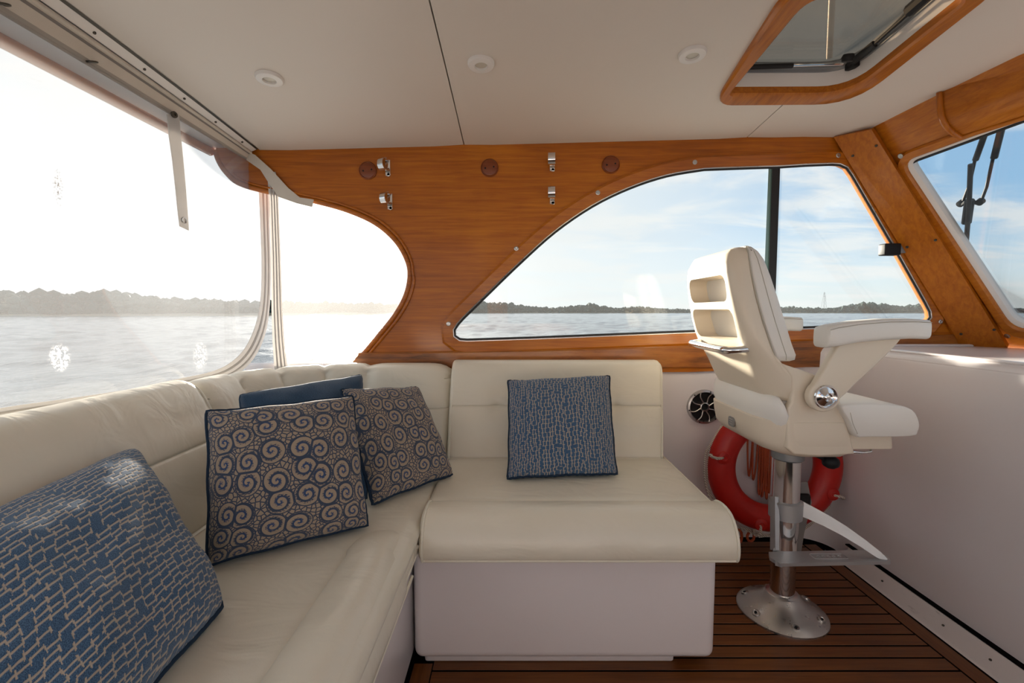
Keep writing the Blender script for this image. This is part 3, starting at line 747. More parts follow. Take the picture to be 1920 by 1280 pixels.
V, F = tube([(bc.x - .07 + .016 * math.cos(k / 11 * 2 * PI), 2.02, .05 + .022 * math.sin(k / 11 * 2 * PI)) for k in range(12)], .006, 7); put('red_loop', V, F, M['cord'], t2, 50)

# ------------------------------------------------------------------ settee
def prof_loft(prof, a0, a1, place, r=.018, n=24, bulge=0., endr=(True, True)):
    """closed profile [(u, z)] swept from a0 to a1; ends rounded by shrinking"""
    m = len(prof); st = []
    for e, (a, s) in enumerate(((a0, 1), (a1, -1))):
        lst = [(a + s * r * (1 - math.cos(PI / 2 * k / 4)), r * (1 - math.sin(PI / 2 * k / 4))) for k in range(5)] if endr[e] else [(a, 0)]
        if e: lst = lst[::-1]
        if e == 0: st += lst
        else: mid = [(a0 + r + (a1 - a0 - 2 * r) * k / n, 0) for k in range(1, n)]; st += mid; st += lst
    area = sum(prof[i - 1][0] * prof[i][1] - prof[i][0] * prof[i - 1][1] for i in range(m)); sg = 1 if area > 0 else -1
    nr = []
    for i in range(m):
        tx = prof[(i + 1) % m][0] - prof[i - 1][0]; tz = prof[(i + 1) % m][1] - prof[i - 1][1]; L = math.hypot(tx, tz) or 1
        nr.append((tz / L * sg, -tx / L * sg))
    rings = []
    for a, ins in st:
        rings.append([place(a, prof[i][0] - nr[i][0] * ins, prof[i][1] - nr[i][1] * ins) for i in range(m)])
    return loft(rings)
def dense(prof, n=4):
    return [(p.x, p.y) for p in smoothpts([Vector((a, b, 0)) for a, b in prof], n, True)]
# bases
t = thing('settee_base', 'white moulded settee base below the seat facing the camera', 'settee base', (.16, 1.6, 0))
V, F = rbox((-.296, 1.30, .032), (.612, 2.09, .40), .028, 5); put('base_box', V, F, M['gel'], t, 40)
V, F = rbox((-.27, 1.335, .0), (.50, 2.05, .05), .008, 2); put('plinth', V, F, M['gel'], t, 40)
V, F = rbox((.40, 1.338, .002), (.46, 1.40, .03), .004, 1); put('foot', V, F, M['dark'], t, 40)
t = thing('settee_base', 'white moulded settee base running along the left aft side', 'settee base', (-.75, .6, 0))
V, F = rbox((-1.12, -.6, .032), (-.302, 2.08, .40), .012, 3); put('base_box', V, F, M['gel'], t, 40)
V, F = rbox((-1.1, -.6, .0), (-.325, 2.05, .05), .006, 2); put('plinth', V, F, M['gel'], t, 40)
# right seat cushion
def rx(X, u, zz): return Vector((X + .0 * (u - 1.2), u, zz))
t = thing('seat_cushion', 'cream vinyl seat cushion facing the camera with a thick rolled front', 'cushion', (.17, 1.6, .40))
slab = dense([(2.05, .405), (2.05, .485), (1.85, .490), (1.6, .492), (1.45, .491), (1.372, .484), (1.36, .40), (1.7, .402)], 3)
V, F = prof_loft(slab, -.262, .622, rx, .014, 30); put('cushion_top', V, F, M['leather'], t, 60)
roll = dense([(1.372, .40), (1.374, .480), (1.358, .500), (1.31, .507), (1.262, .498), (1.228, .465), (1.214, .425), (1.218, .392), (1.235, .384), (1.30, .39)], 4)
V, F = prof_loft(roll, -.262, .638, rx, .020, 30); fr_ = put('front_roll', V, F, M['leather'], t, 60)
for X in (-.250, .626):
    V, F = tube([Vector((X, 1.295 + (a - 1.295) * 1.0, .445 + (b - .445) * 1.0)) for a, b in roll[4:]], .0042, 7); put('piping', V, F, M['piping'], fr_, 50)
V, F = tube([Vector((.618, y_, .487)) for y_ in (1.38, 1.6, 1.76, 1.95)], .004, 7); put('piping', V, F, M['piping'], t, 50)
V, F = tube([Vector((X, 1.222, .387)) for X in (-.25, 0, .3, .626)], .0042, 7); put('piping', V, F, M['piping'], fr_, 50)
# left seat cushion
def ly(Y, u, zz): return Vector((u, Y, zz))
t = thing('seat_cushion', 'cream vinyl seat cushion along the left side with a rolled inner edge', 'cushion', (-.6, .8, .40))
slab = dense([(-1.1, .405), (-1.1, .485), (-.9, .49), (-.6, .490), (-.45, .488), (-.272, .482), (-.270, .42), (-.3, .405), (-.7, .402)], 3)
V, F = prof_loft(slab, -.5, 2.0, ly, .014, 40); put('cushion_top', V, F, M['leather'], t, 60)
roll = dense([(-.400, .41), (-.402, .483), (-.388, .499), (-.345, .506), (-.30, .498), (-.268, .465), (-.254, .425), (-.258, .392), (-.275, .384), (-.34, .39)], 4)
# inner end of the roll curves round towards the corner
mm = len(roll); rings = []
ys = [-.5 + 1.56 * k / 26 for k in range(27)]
for y_ in ys: rings.append([Vector((u, y_, zz)) for u, zz in roll])
for k in range(1, 11):
    q = PI / 2 * k / 10
    sc = math.cos(q) ** .45 if k < 10 else .12
    rings.append([Vector((-.268 + (u + .268) * (1 - .18 * k / 10) + (-.01 * sc), 1.06 + .165 * math.sin(q), .43 + (zz - .43) * max(sc, .12))) for u, zz in roll])
V, F = loft(rings); fr_ = put('inner_roll', V, F, M['leather'], t, 60)
V, F = tube([Vector((-.262, y_, .386)) for y_ in (-.5, 0, .5, 1.0, 1.15)], .0042, 7); put('piping', V, F, M['piping'], fr_, 50)

# backrests: swept profile, d measured inwards from the back plane
bprof = [(.0, .4905), (.0, .65), (.0, .78), (.018, .826), (.05, .848), (.085, .850), (.118, .836), (.142, .805), (.165, .755), (.190, .712), (.205, .680), (.203, .672), (.212, .664), (.236, .62), (.262, .56), (.285, .51), (.288, .495), (.272, .4905)]
bp = dense(bprof, 3)
def sweep_back(name_parts, stations, parent, tufts=(), flutes=None, zt=.0, shear=None):
    rings = []; n = len(stations)
    for i, (x_, y_, nx, ny, s) in enumerate(stations):
        e = min(i, n - 1 - i); ins = (.018, .009, .0035, .001, 0)[e] if e < 5 else 0
        b = 0
        if flutes:
            for f0, f1 in zip(flutes, flutes[1:]):
                if f0 <= s <= f1: q = (s - f0) / (f1 - f0); b = -.022 * abs(2 * q - 1) ** 7
        ring = []
        for (dd, zz) in bp:
            front = dd > .03
            d2 = dd; z2 = zz + (zt if zz > .6 else 0)
            if zz > .8: z2 += b * .7 - ins
            if front: d2 += b * (1 if zz < .83 else .3) - ins
            else: d2 += ins * .5
            for (ts, tz) in tufts:
                q = ((s - ts) / .03) ** 2 + ((zz - tz) / .022) ** 2
                if front and q < 9: d2 -= .016 * math.exp(-q)
            sx = shear * (zz - .49) if shear and i > n / 2 else 0
            ring.append(Vector((x_ + nx * d2 + sx * max(0, (i - n / 2) / (n / 2)), y_ + ny * d2, z2)))
        rings.append(ring)
    V, F = loft(rings); return put(name_parts, V, F, M['leather'], parent, 60)
def edge_piping(st, parent, sx=0):
    x_, y_, nx, ny, s = st
    pts = [Vector((x_ + nx * (dd + .001) + sx * (zz - .49), y_ + ny * (dd + .001), zz + .0)) for dd, zz in bp[6:-3]]
    V, F = tube(pts, .0042, 7); put('piping', V, F, M['piping'], parent, 50)
t = thing('backrest_cushion', 'cream tufted backrest cushion behind the seat facing the camera', 'cushion', (.17, 2.0, .47))
YBK = 2.045; ends = lambda a, b, n: [a + (b - a) * k for k in (0, .003, .008, .014, .02)] + [a + (b - a) * (.02 + .96 * k / n) for k in range(1, n)] + [a + (b - a) * k for k in (.98, .986, .992, .997, 1)]
st = [(X, YBK + .028, 0, -1, X) for X in ends(-.262, .606, 60)]
bk = sweep_back('backrest', st, t, tufts=((-.063, .672), (.42, .672)), zt=.014, shear=.13)
edge_piping((-.252, YBK + .028, 0, -1, 0), bk); edge_piping((.598, YBK + .028, 0, -1, 0), bk, .13)
# corner backrest, fluted
t = thing('backrest_cushion', 'curved fluted cream backrest filling the corner of the settee', 'cushion', (-.6, 1.9, .47))
st = []; Rr = .5; cx, cy = -.63, 1.573; s = 0
arc = []
for X in [-.266 + (-.63 + .266) * k / 14 for k in range(15)]: arc.append((X, 2.073, 0, -1))
for k in range(1, 33):
    q = PI / 2 * k / 32; arc.append((cx - Rr * math.sin(q), cy + Rr * math.cos(q), math.sin(q), -math.cos(q)))
for k in range(1, 5): arc.append((cx - Rr, cy - .03 * k, 1, 0))
acc = [0]
for a, b in zip(arc, arc[1:]): acc.append(acc[-1] + math.hypot(a[0] - b[0], a[1] - b[1]))
st = [(*a, s) for a, s in zip(arc, acc)]; L_ = acc[-1]
bk = sweep_back('backrest', st, t, flutes=[0, .36, .36 + .22, .36 + .44, .36 + .66, L_])
# aft straight backrest
t = thing('backrest_cushion', 'long cream backrest cushion below the clear aft curtain', 'cushion', (-1.0, .6, .47))
st = [(-1.13, Y, 1, 0, Y) for Y in ends(1.455, -.5, 70)]
bk = sweep_back('backrest', st, t, tufts=((1.06, .672), (.5, .672)), zt=.012)
edge_piping((-1.13, 1.445, 1, 0, 0), bk)

# ------------------------------------------------------------------ pillows
def uvc(N, sx, sy):
    return N.v('MULTIPLY', N.new('ShaderNodeTexCoord').outputs['UV'], (sx, sy, 1))
def woven_fn(S_, rot):
    def f(N, b):
        p = uvc(N, 1, 1); wob = N.v('SCALE', N.v('SUBTRACT', N.noise(p, S_ * .45, 2, .5, 0, 1), (.5, .5, .5)), scale=.30 / S_ * 1.5)
        q = N.v('ADD', p, wob)
        qx, qy = N.sep(q)[:2]
        if rot: qx, qy = qy, N.m('MULTIPLY', qx, 1.0)
        # long wandering threads, joined by short cross threads
        U = N.m('MULTIPLY', qx, S_ * 1.0); Vv = N.m('MULTIPLY', qy, S_ * 1.0)
        col_ = N.m('FLOOR', U); sh = N.new('ShaderNodeTexWhiteNoise', noise_dimensions='1D'); N.put(sh.inputs['W'], col_)
        v2 = N.m('ADD', N.m('MULTIPLY', Vv, .74), N.m('MULTIPLY', sh.outputs['Value'], 5.0)); row_ = N.m('FLOOR', v2)
        fu = N.m('FRACT', U); fv = N.m('FRACT', v2)
        wn = N.new('ShaderNodeTexWhiteNoise', noise_dimensions='2D'); N.put(wn.inputs['Vector'], N.comb(col_, row_, 0.)); wc = N.sep(wn.outputs['Color'])
        ce_ = N.m('ADD', .12, N.m('MULTIPLY', wc[0], .62))
        eu = N.m('ABSOLUTE', N.m('SUBTRACT', fu, ce_)); ev = N.m('MULTIPLY', N.m('MINIMUM', fv, N.m('SUBTRACT', 1.0, fv)), 1.5)
        e = N.m('ADD', eu, N.m('MULTIPLY', N.m('GREATER_THAN', wc[1], .93), 1.0))
        e2 = N.m('ADD', ev, N.m('MULTIPLY', N.m('GREATER_THAN', wc[2], .92), 1.0))
        e2 = N.m('ADD', e2, N.m('MULTIPLY', N.m('GREATER_THAN', N.m('ABSOLUTE', N.m('SUBTRACT', fu, ce_)), .40), 1.0))
        e = N.m('MINIMUM', e, e2)
        line = N.m('SUBTRACT', 1.0, N.smooth(e, .07, .16))
        gap = N.smooth(N.noise(p, S_ * 1.1, 2), .28, .36); line = N.m('MULTIPLY', line, gap)
        tx = N.noise(p, 320., 2, .7); big = N.noise(p, 4., 2)
        blue = N.mix(N.smooth(tx, .38, .62), (.020, .050, .105), (.090, .185, .31)); blue = N.mix(N.m('MULTIPLY', big, .5), blue, (.04, .085, .16))
        N.put(b.inputs['Base Color'], N.mix(line, blue, (.43, .36, .29)))
        bump(N, b, N.m('ADD', N.m('MULTIPLY', tx, .6), N.smooth(e, .0, .3)), .55, .003)
        b.inputs['Sheen Weight'].default_value = .25
    return f
M['woven'] = mat('blue_woven_fabric', (.05, .1, .2), .9, spec=.15, fn=woven_fn(36., False))
M['woven2'] = mat('blue_woven_fabric_small', (.05, .1, .2), .9, spec=.15, fn=woven_fn(38., False))
def scroll_fn(S_):
    def f(N, b):
        p = uvc(N, 1, 1)
        v = N.new('ShaderNodeTexVoronoi', voronoi_dimensions='2D', feature='F1'); N.put(v.inputs['Vector'], p); v.inputs['Scale'].default_value = S_; v.inputs['Randomness'].default_value = .50
        dvec = N.v('SUBTRACT', p, v.outputs['Position']); sx, sy, _ = N.sep(dvec)[:3]
        r = v.outputs['Distance']; th = N.m('ARCTAN2', sy, sx)
        cr = N.sep(v.outputs['Color'])
        sgn = N.m('SUBTRACT', N.m('MULTIPLY', N.m('GREATER_THAN', cr[0], .45), 2.0), 1.0)
        rj = N.m('ADD', r, N.m('MULTIPLY', N.m('SUBTRACT', N.noise(p, 110., 2), .5), .05))
        ph = N.m('ADD', N.m('MULTIPLY', th, sgn), N.m('MULTIPLY', N.m('POWER', r, .85), 2 * PI * 3.5))
        ph = N.m('ADD', ph, N.m('MULTIPLY', cr[1], 6.28))
        sn = N.m('SINE', ph); jag = N.m('SUBTRACT', N.noise(N.v('MULTIPLY', p, (1, 2.6, 1)), 75., 2, .6), .5)
        cs = N.m('COSINE', ph); edge = N.m('MULTIPLY', N.smooth(cs, -.2, .8), N.m('MULTIPLY', jag, 9.0))
        band = N.smooth(N.m('ADD', N.m('ADD', sn, edge), .30), -.08, .10)
        ve = N.new('ShaderNodeTexVoronoi', voronoi_dimensions='2D', feature='DISTANCE_TO_EDGE'); N.put(ve.inputs['Vector'], p); ve.inputs['Scale'].default_value = S_; ve.inputs['Randomness'].default_value = .50
        inside = N.smooth(ve.outputs['Distance'], .035, .055)
        far = N.smooth(r, .53, .55)
        v3 = N.new('ShaderNodeTexVoronoi', voronoi_dimensions='2D', feature='DISTANCE_TO_EDGE'); N.put(v3.inputs['Vector'], p); v3.inputs['Scale'].default_value = S_ * 5.5
        tri = N.smooth(v3.outputs['Distance'], .10, .14)
        ringd = N.m('MULTIPLY', N.smooth(r, .485, .50), N.m('SUBTRACT', 1.0, N.smooth(r, .53, .545)))
        t = N.m('ADD', N.m('MULTIPLY', N.m('MULTIPLY', band, inside), N.m('SUBTRACT', 1.0, far)), N.m('MULTIPLY', tri, far))
        t = N.m('MULTIPLY', t, N.m('SUBTRACT', 1.0, ringd))
        core = N.noise(p, 260., 2)
        blue = N.mix(core, (.028, .040, .068), (.066, .088, .135)); blue = N.mix(N.m('MULTIPLY', N.smooth(r, .35, .1), .6), blue, (.03, .07, .19))
        tan = N.mix(core, (.28, .215, .155), (.42, .335, .25))
        N.put(b.inputs['Base Color'], N.mix(t, blue, tan)); bump(N, b, core, .4, .002)
        b.inputs['Sheen Weight'].default_value = .2
    return f
M['scroll'] = mat('scroll_print_fabric', (.2, .2, .2), .9, spec=.15, fn=scroll_fn(7.2))
M['scroll2'] = mat('scroll_print_fabric_small', (.2, .2, .2), .9, spec=.15, fn=scroll_fn(7.0))
def navy_fn(N, b):
    p = uvc(N, 1, 1); n = N.noise(N.v('MULTIPLY', p, (1, 6, 1)), 90., 3, .6); N.put(b.inputs['Base Color'], N.mix(N.smooth(n, .35, .7), (.014, .036, .075), (.04, .095, .165)))
    bump(N, b, n, .3, .002); b.inputs['Sheen Weight'].default_value = .3
M['navy'] = mat('navy_denim', (.02, .05, .1), .85, spec=.2, fn=navy_fn)
M['blue_edge'] = mat('blue_fringe', (.022, .038, .065), .9, spec=.1)
def pillow(TL, TR, BR, BL, th, m, label, group=None, aspect=1., curve=.055, seed=1, ears=.0):
    TL, TR, BR, BL = map(Vector, (TL, TR, BR, BL)); n = 44
    cen = (TL + TR + BR + BL) / 4; nrm = (TR - TL).cross(BL - TL).normalized()
    if nrm.dot(O - cen) < 0: nrm = -nrm
    base = min((TL, TR, BR, BL), key=lambda v: v.z)
    t = thing('throw_pillow', label, 'pillow', (cen.x, cen.y, base.z), group)
    V, F, UV = [], [], []
    size = ((TR - TL).length + (BL - TL).length) / 2
    def pt(u, v):           # u right, v down in -1..1 ; edges curve inwards between the corners
        uu = u * (1 - curve * (1 - abs(v) ** 5) * abs(u) ** 1.5 + .006 * math.sin(v * 9 + seed) * abs(u) ** 3); vv = v * (1 - curve * (1 - abs(u) ** 5) * abs(v) ** 1.5 + .006 * math.sin(u * 8 + seed * 2) * abs(v) ** 3)
        rc = abs(u * v) ** 9; uu *= 1 - .035 * rc; vv *= 1 - .035 * rc
        a, b = (uu + 1) / 2, (vv + 1) / 2
        return (TL * (1 - a) + TR * a) * (1 - b) + (BL * (1 - a) + BR * a) * b
    for side in (1, -1):
        for i in range(n + 1):
            for j in range(n + 1):
                u = -1 + 2 * i / n; v = -1 + 2 * j / n
                u = math.sin(u * PI / 2) * .35 + u * .65; v = math.sin(v * PI / 2) * .35 + v * .65
                q = max(0, (1 - u ** 4)) * max(0, (1 - v ** 4)); h = th * (q ** .36)
                h *= .72 + .28 * (1 - u * u * .8) * (1 - v * v * .8) / 1
                p = pt(u, v)
                nz = mnoise.noise(Vector((u * 2.2 + seed * 9, v * 2.2, seed * 3.3 + side))); h *= 1 + .16 * nz
                h *= 1 + .10 * mnoise.noise(Vector((u * 6, v * 6, seed))) * max(abs(u), abs(v)) ** 2
                cr = abs(u * v); fold = math.sin(math.atan2(abs(v), abs(u) + 1e-6) * 14 + seed) * .05 * th * max(0, cr - .35)
                V.append(p + nrm * side * (h + fold)); UV.append(((i / n) * aspect + seed * 1.7, 1 - j / n + seed * .9))
    K = (n + 1) ** 2
    for s_ in (0, 1):
        for i in range(n):
            for j in range(n):
                a = s_ * K + i * (n + 1) + j; F.append((a, a + 1, a + n + 2, a + n + 1) if s_ else (a, a + n + 1, a + n + 2, a + 1))
    cov = put('pillow_cover', V, F, m, t, 80, uv=UV)
    loop = []
    for k in range(40): loop.append(pt(-1 + 2 * k / 40, -1))
    for k in range(40): loop.append(pt(1, -1 + 2 * k / 40))
    for k in range(40): loop.append(pt(1 - 2 * k / 40, 1))
    for k in range(40): loop.append(pt(-1, 1 - 2 * k / 40))
    loop = [p + nrm * .002 * math.sin(i * 2.3) for i, p in enumerate(loop)]
    V, F = tube(loop, .0052 if m is not M['navy'] else .003, 7, True); put('edge_cord', V, F, M['blue_edge'] if m is not M['navy'] else m, cov, 50)
    return t
pillow(P(250, 838, X=-.935), P(424, 1140, Z=.496), (-.52, .39, .50), (-.90, .60, .715), .095, M['woven'], 'large blue woven throw pillow at the lower left, leaning on the long backrest', seed=1)
pillow(P(382, 768, Y=1.13), P(664, 738, Y=1.36), P(694, 988, Z=.494), P(382, 1066, Z=.494), .078, M['scroll'], 'larger scroll-patterned tan and blue pillow in front of the navy one', seed=2)
pillow(P(446, 738, Y=1.44), P(680, 700, Y=1.70), P(692, 938, Z=.505), P(462, 940, Y=1.30), .062, M['navy'], 'plain navy denim pillow tucked behind the two scroll-patterned pillows', seed=3, curve=.03)
pillow(P(636, 728, Y=1.52), P(782, 724, Y=1.80), P(850, 892, Z=.497), P(697, 950, Z=.496), .064, M['scroll2'], 'smaller scroll-patterned tan and blue pillow beside the corner backrest', seed=4)
pillow(P(950, 712, Y=1.80), P(1145, 702, Y=1.79), P(1160, 892, Z=.497), P(949, 900, Z=.497), .062, M['woven2'], 'square blue woven pillow standing on the seat facing the camera', seed=5)

# ------------------------------------------------------------------ helm seat
cx, cy = .970, 1.60
hs = thing('helm_chair', 'cream and white helm seat with armrests on a chrome pedestal', 'chair', (cx, 1.575, 0))
def rrect(xr, xf, wd_, rr, rf, zz, n=8, yc=cy, tilt=0., ry=None):
    pts = []
    for (sx, sy, r, a0) in ((xf, 1, rf, 0), (xr, 1, rr, 90), (xr, -1, rr, 180), (xf, -1, rf, 270)):
        ox = sx - r if a0 in (0, 270) else sx + r; r2 = (ry or r) if a0 in (90, 180) else r; oy = yc + sy * (wd_ - r2)
        for k in range(n + 1):
            q = math.radians(a0 + 90 * k / n); X = ox + r * math.cos(q); pts.append(Vector((X, oy + r2 * math.sin(q), zz + tilt * (X - xr))))
    return pts
# tub
V, F = loft([rrect(.93, 1.03, .15, .05, .02, .615), rrect(.86, 1.045, .195, .07, .02, .622), rrect(.815, 1.052, .215, .09, .02, .638), rrect(.793, 1.055, .224, .10, .02, .665), rrect(.783, 1.045, .227, .11, .02, .70), rrect(.778, 1.03, .2265, .11, .02, .738), rrect(.784, 1.028, .222, .105, .02, .741)])
put('seat_tub', V, F, M['helm_shell'], hs, 40)
V, F = loft([rrect(.80, .85, .205, .04, .006, .71, ry=.12), rrect(.789, .853, .217, .055, .006, .732, ry=.13), rrect(.781, .851, .2258, .062, .008, .758, ry=.13), rrect(.785, .838, .2245, .045, .008, .790, ry=.13), rrect(.80, .83, .21, .02, .008, .812, ry=.1), rrect(.806, .826, .17, .01, .008, .818, ry=.05)])
put('rear_bolster', V, F, M['helm_white'], hs, 60)
# back shell
sec = [(.800, .822, .93, .200, .07), (.815, .800, .93, .212, .08), (.84, .786, .92, .218, .085), (.87, .772, .87, .221, .085), (.90, .760, .835, .222, .08), (.93, .745, .815, .220, .07), (.96, .731, .797, .218, .055), (1.0, .716, .784, .214, .045), (1.05, .702, .768, .209, .04), (1.10, .690, .755, .204, .038), (1.15, .680, .744, .198, .038), (1.20, .672, .736, .191, .04), (1.235, .672, .735, .183, .042), (1.26, .680, .737, .172, .045), (1.275, .692, .739, .158, .02), (1.282, .71, .738, .14, .012)]
V, F = loft([rrect(xr, xf, w_, rr, .008, zz) for zz, xr, xf, w_, rr in sec]); bs = put('back_shell', V, F, M['helm_shell'], hs, 40)
def slot(z0, z1, y0, y1, x0, x1):
    a, b = [], []
    for (yy, zz, q0) in ((y1 - .022, z1 - .022, 0), (y0 + .022, z1 - .022, 90), (y0 + .022, z0 + .022, 180), (y1 - .022, z0 + .022, 270)):
        for k in range(6):
            q = math.radians(q0 + 18 * k); a.append(Vector((x0, yy + .034 * math.cos(q), zz + .034 * math.sin(q)))); b.append(Vector((x1, yy + .022 * math.cos(q), zz + .022 * math.sin(q))))
    V, F = loft([a, b]); return put('cutter', V, F, M['helm_shell'], loc=BASE[hs])
for a_ in ((1.118, 1.188, 1.462, 1.738, .62, .80), (.99, 1.078, 1.448, 1.752, .64, .80)):
    cu = slot(*a_); cu.parent = hs; cu.location = (0, 0, 0); bpy.context.view_layer.update(); boolean(bs, cu)
# back cushion
sec = [(.925, .818, .870, .198, .02), (.93, .812, .880, .212, .03), (.945, .803, .884, .217, .04), (.98, .790, .872, .216, .045), (1.05, .768, .852, .209, .045), (1.12, .750, .832, .202, .045), (1.19, .737, .812, .192, .045), (1.24, .733, .795, .180, .04), (1.268, .735, .778, .166, .03), (1.283, .738, .762, .150, .02), (1.288, .742, .754, .13, .008)]
V, F = loft([rrect(xr, xf, w_, .01, rf, zz) for zz, xr, xf, w_, rf in sec]); bq = put('back_cushion', V, F, M['helm_white'], hs, 60)
V, F = tube([Vector((xr - .001, cy - w_ - .0005, zz)) for zz, xr, xf, w_, rf in sec[1:-1]], .0022, 6); put('seam', V, F, M['stitch'], bq, 50)
V, F = tube([Vector((xr + (xf - xr) * .42, cy - w_ - .0002, zz)) for zz, xr, xf, w_, rf in sec[1:-2]], .0011, 5); put('seam', V, F, M['stitch'], bq, 50)
# side plates
sp = [(.80, .930), (.842, .914), (.88, .902), (.92, .888), (.955, .872), (.985, .848), (1.0, .82), (1.02, .76), (1.04, .70), (1.058, .640), (.95, .632), (.87, .638), (.845, .66), (.846, .72), (.845, .755), (.845, .782), (.855, .80), (.858, .84), (.85, .88), (.82, .915)]
for s_, nm in ((-1, 'side_plate'), (1, 'side_plate')):
    y0 = cy + s_ * .195; y1 = cy + s_ * .2235
    V, F = plate([[Vector((a, y1, b)) for a, b in sp]], (0, y0 - y1, 0)); o = put(nm, V, F, M['helm_shell'], hs)
    bm = bmesh.new(); bm.from_mesh(o.data); bmesh.ops.dissolve_limit(bm, angle_limit=.01, verts=bm.verts, edges=bm.edges)
    ed = [e for e in bm.edges if len(e.link_faces) == 2 and e.calc_face_angle(0) > 1.0 and abs((e.verts[0].co - e.verts[1].co).y) < 1e-5]
    bmesh.ops.bevel(bm, geom=ed, offset=.007, segments=3, profile=.5, affect='EDGES'); bm.to_mesh(o.data); bm.free(); o.data.shade_smooth(); o.data.set_sharp_from_angle(angle=math.radians(35))
# seat cushion
V, F = loft([[Vector((a, yy, b)) for a, b in pr] for yy, pr in [(cy + sgn_ * hw, [(cc[0] + (a - cc[0]) * k_, cc[1] + (b - cc[1]) * k_) for a, b in dense([(1.045, .70), (1.02, .745), (.99, .790), (1.01, .80), (1.08, .802), (1.16, .797), (1.215, .782), (1.238, .745), (1.236, .715), (1.215, .700), (1.08, .698)], 3)])
      for cc in [(1.08, .748)] for sgn_, hw, k_ in ((-1, .245, .90), (-1, .243, .95), (-1, .236, .985), (-1, .225, 1), (-1, .1, 1.01), (1, .1, 1.01), (1, .225, 1), (1, .236, .985), (1, .243, .95), (1, .245, .90))]])
fb = put('front_bolster', V, F, M['helm_white'], hs, 50)
V, F = rbox((.84, cy - .197, .70), (1.04, cy + .197, .802), .02, 4); put('seat_cushion', V, F, M['helm_white'], hs, 50)
V, F = tube([Vector((a, cy - .239, b)) for a, b in [(1.02, .775), (1.10, .781), (1.16, .778), (1.21, .768), (1.226, .75)]], .0016, 6); put('seam', V, F, M['stitch'], fb, 50)
V, F = tube([Vector((a, cy - .2445, b)) for a, b in [(1.02, .775), (1.03, .74), (1.045, .71)]], .0014, 6); put('seam', V, F, M['stitch'], fb, 50)
V, F = loft([rrect(1.0, 1.19, .20, .02, .03, .648), rrect(1.0, 1.197, .212, .02, .03, .653), rrect(1.0, 1.19, .214, .02, .03, .70)]); put('under_box', V, F, M['helm_shell'], hs, 40)
V, F = tube([(1.06, cy - .19, .655), (1.065, cy - .20, .640), (1.10, cy - .20, .637), (1.125, cy - .20, .640), (1.13, cy - .19, .655)], .004, 8); put('pull_handle', V, F, M['chrome'], hs, 50)
# arms
for s_ in (-1, 1):
    dx = 0 if s_ < 0 else -.035
    yo = cy + s_ * .243; br = [(.967, .975), (1.155, .992), (1.13, .972), (1.075, .915), (1.02, .862), (.995, .835)]
    pv = Vector((.932, cy + s_ * .243, .826)); pad = []
    for k in range(0, 15):
        q = math.radians(-8 - 222 * k / 14 * 1.0); pad.append((pv.x + .047 * math.cos(q), pv.z + .047 * math.sin(q)))
    ol = [(.967, .985), (1.155, 1.005)] + br[2:] + pad
    ol = [(a + dx, b) for a, b in ol]
    V, F = plate([[Vector((a, cy + s_ * .232, b)) for a, b in ol]], (0, s_ * .028, 0)); o = put('arm_bracket', V, F, M['helm_shell'], hs)
    bm = bmesh.new(); bm.from_mesh(o.data); bmesh.ops.dissolve_limit(bm, angle_limit=.01, verts=bm.verts, edges=bm.edges)
    ed = [e for e in bm.edges if len(e.link_faces) == 2 and e.calc_face_angle(0) > 1.0 and abs((e.verts[0].co - e.verts[1].co).y) < 1e-5]
    bmesh.ops.bevel(bm, geom=ed, offset=.006, segments=3, profile=.5, affect='EDGES'); bm.to_mesh(o.data); bm.free(); o.data.shade_smooth(); o.data.set_sharp_from_angle(angle=math.radians(35))
    V, F = lathe([(.036, .0), (.036, .003), (.034, .006), (.031, .006), (.029, .003), (.016, .009), (.012, .013), (.008, .010), (.006, .014), (0, .015)], pv + Vector((dx + (.0), s_ * .018, 0)), (0, s_, 0), 32)
    put('pivot_cap', V, F, M['chrome'], hs, 30)['label'] = 'chrome pivot cap'
    ap_ = [(.908, 1.002, .034), (.912, 1.008, .050), (.935, 1.013, .054), (1.0, 1.024, .052), (1.08, 1.031, .050), (1.15, 1.033, .047), (1.200, 1.031, .045), (1.207, 1.030, .036)]
    rings = []
    for i, (X, zz, hh) in enumerate(ap_):
        h2 = hh / 2 + .006; w2 = .037 if 0 < i < 7 else .030; ring = []
        for k in range(20):
            q = 2 * PI * k / 20; cq, sq = math.cos(q), math.sin(q)
            ring.append(Vector((X + dx, cy + s_ * .262 + w2 * math.copysign(abs(cq) ** .45, cq), zz - .004 + h2 * math.copysign(abs(sq) ** .45, sq))))
        rings.append(ring)
    V, F = loft(rings); ad = put('arm_pad', V, F, M['helm_white'], hs, 60)
    V, F = tube([Vector((X + dx, cy + s_ * .262 - .0368, zz + hh * .36)) for X, zz, hh in ap_[1:7]], .0011, 5); put('seam', V, F, M['stitch'], ad, 50)
# grab rail at the back
V, F = tube(smoothpts([Vector(v) for v in [(.750, 1.425, .962), (.695, 1.425, .958), (.672, 1.45, .957), (.676, 1.60, .957), (.684, 1.725, .957), (.705, 1.752, .958), (.75, 1.75, .962)]], 5, False), .0125, 12)
put('grab_rail', V, F, M['chrome'], hs, 50)['label'] = 'chrome grab rail'
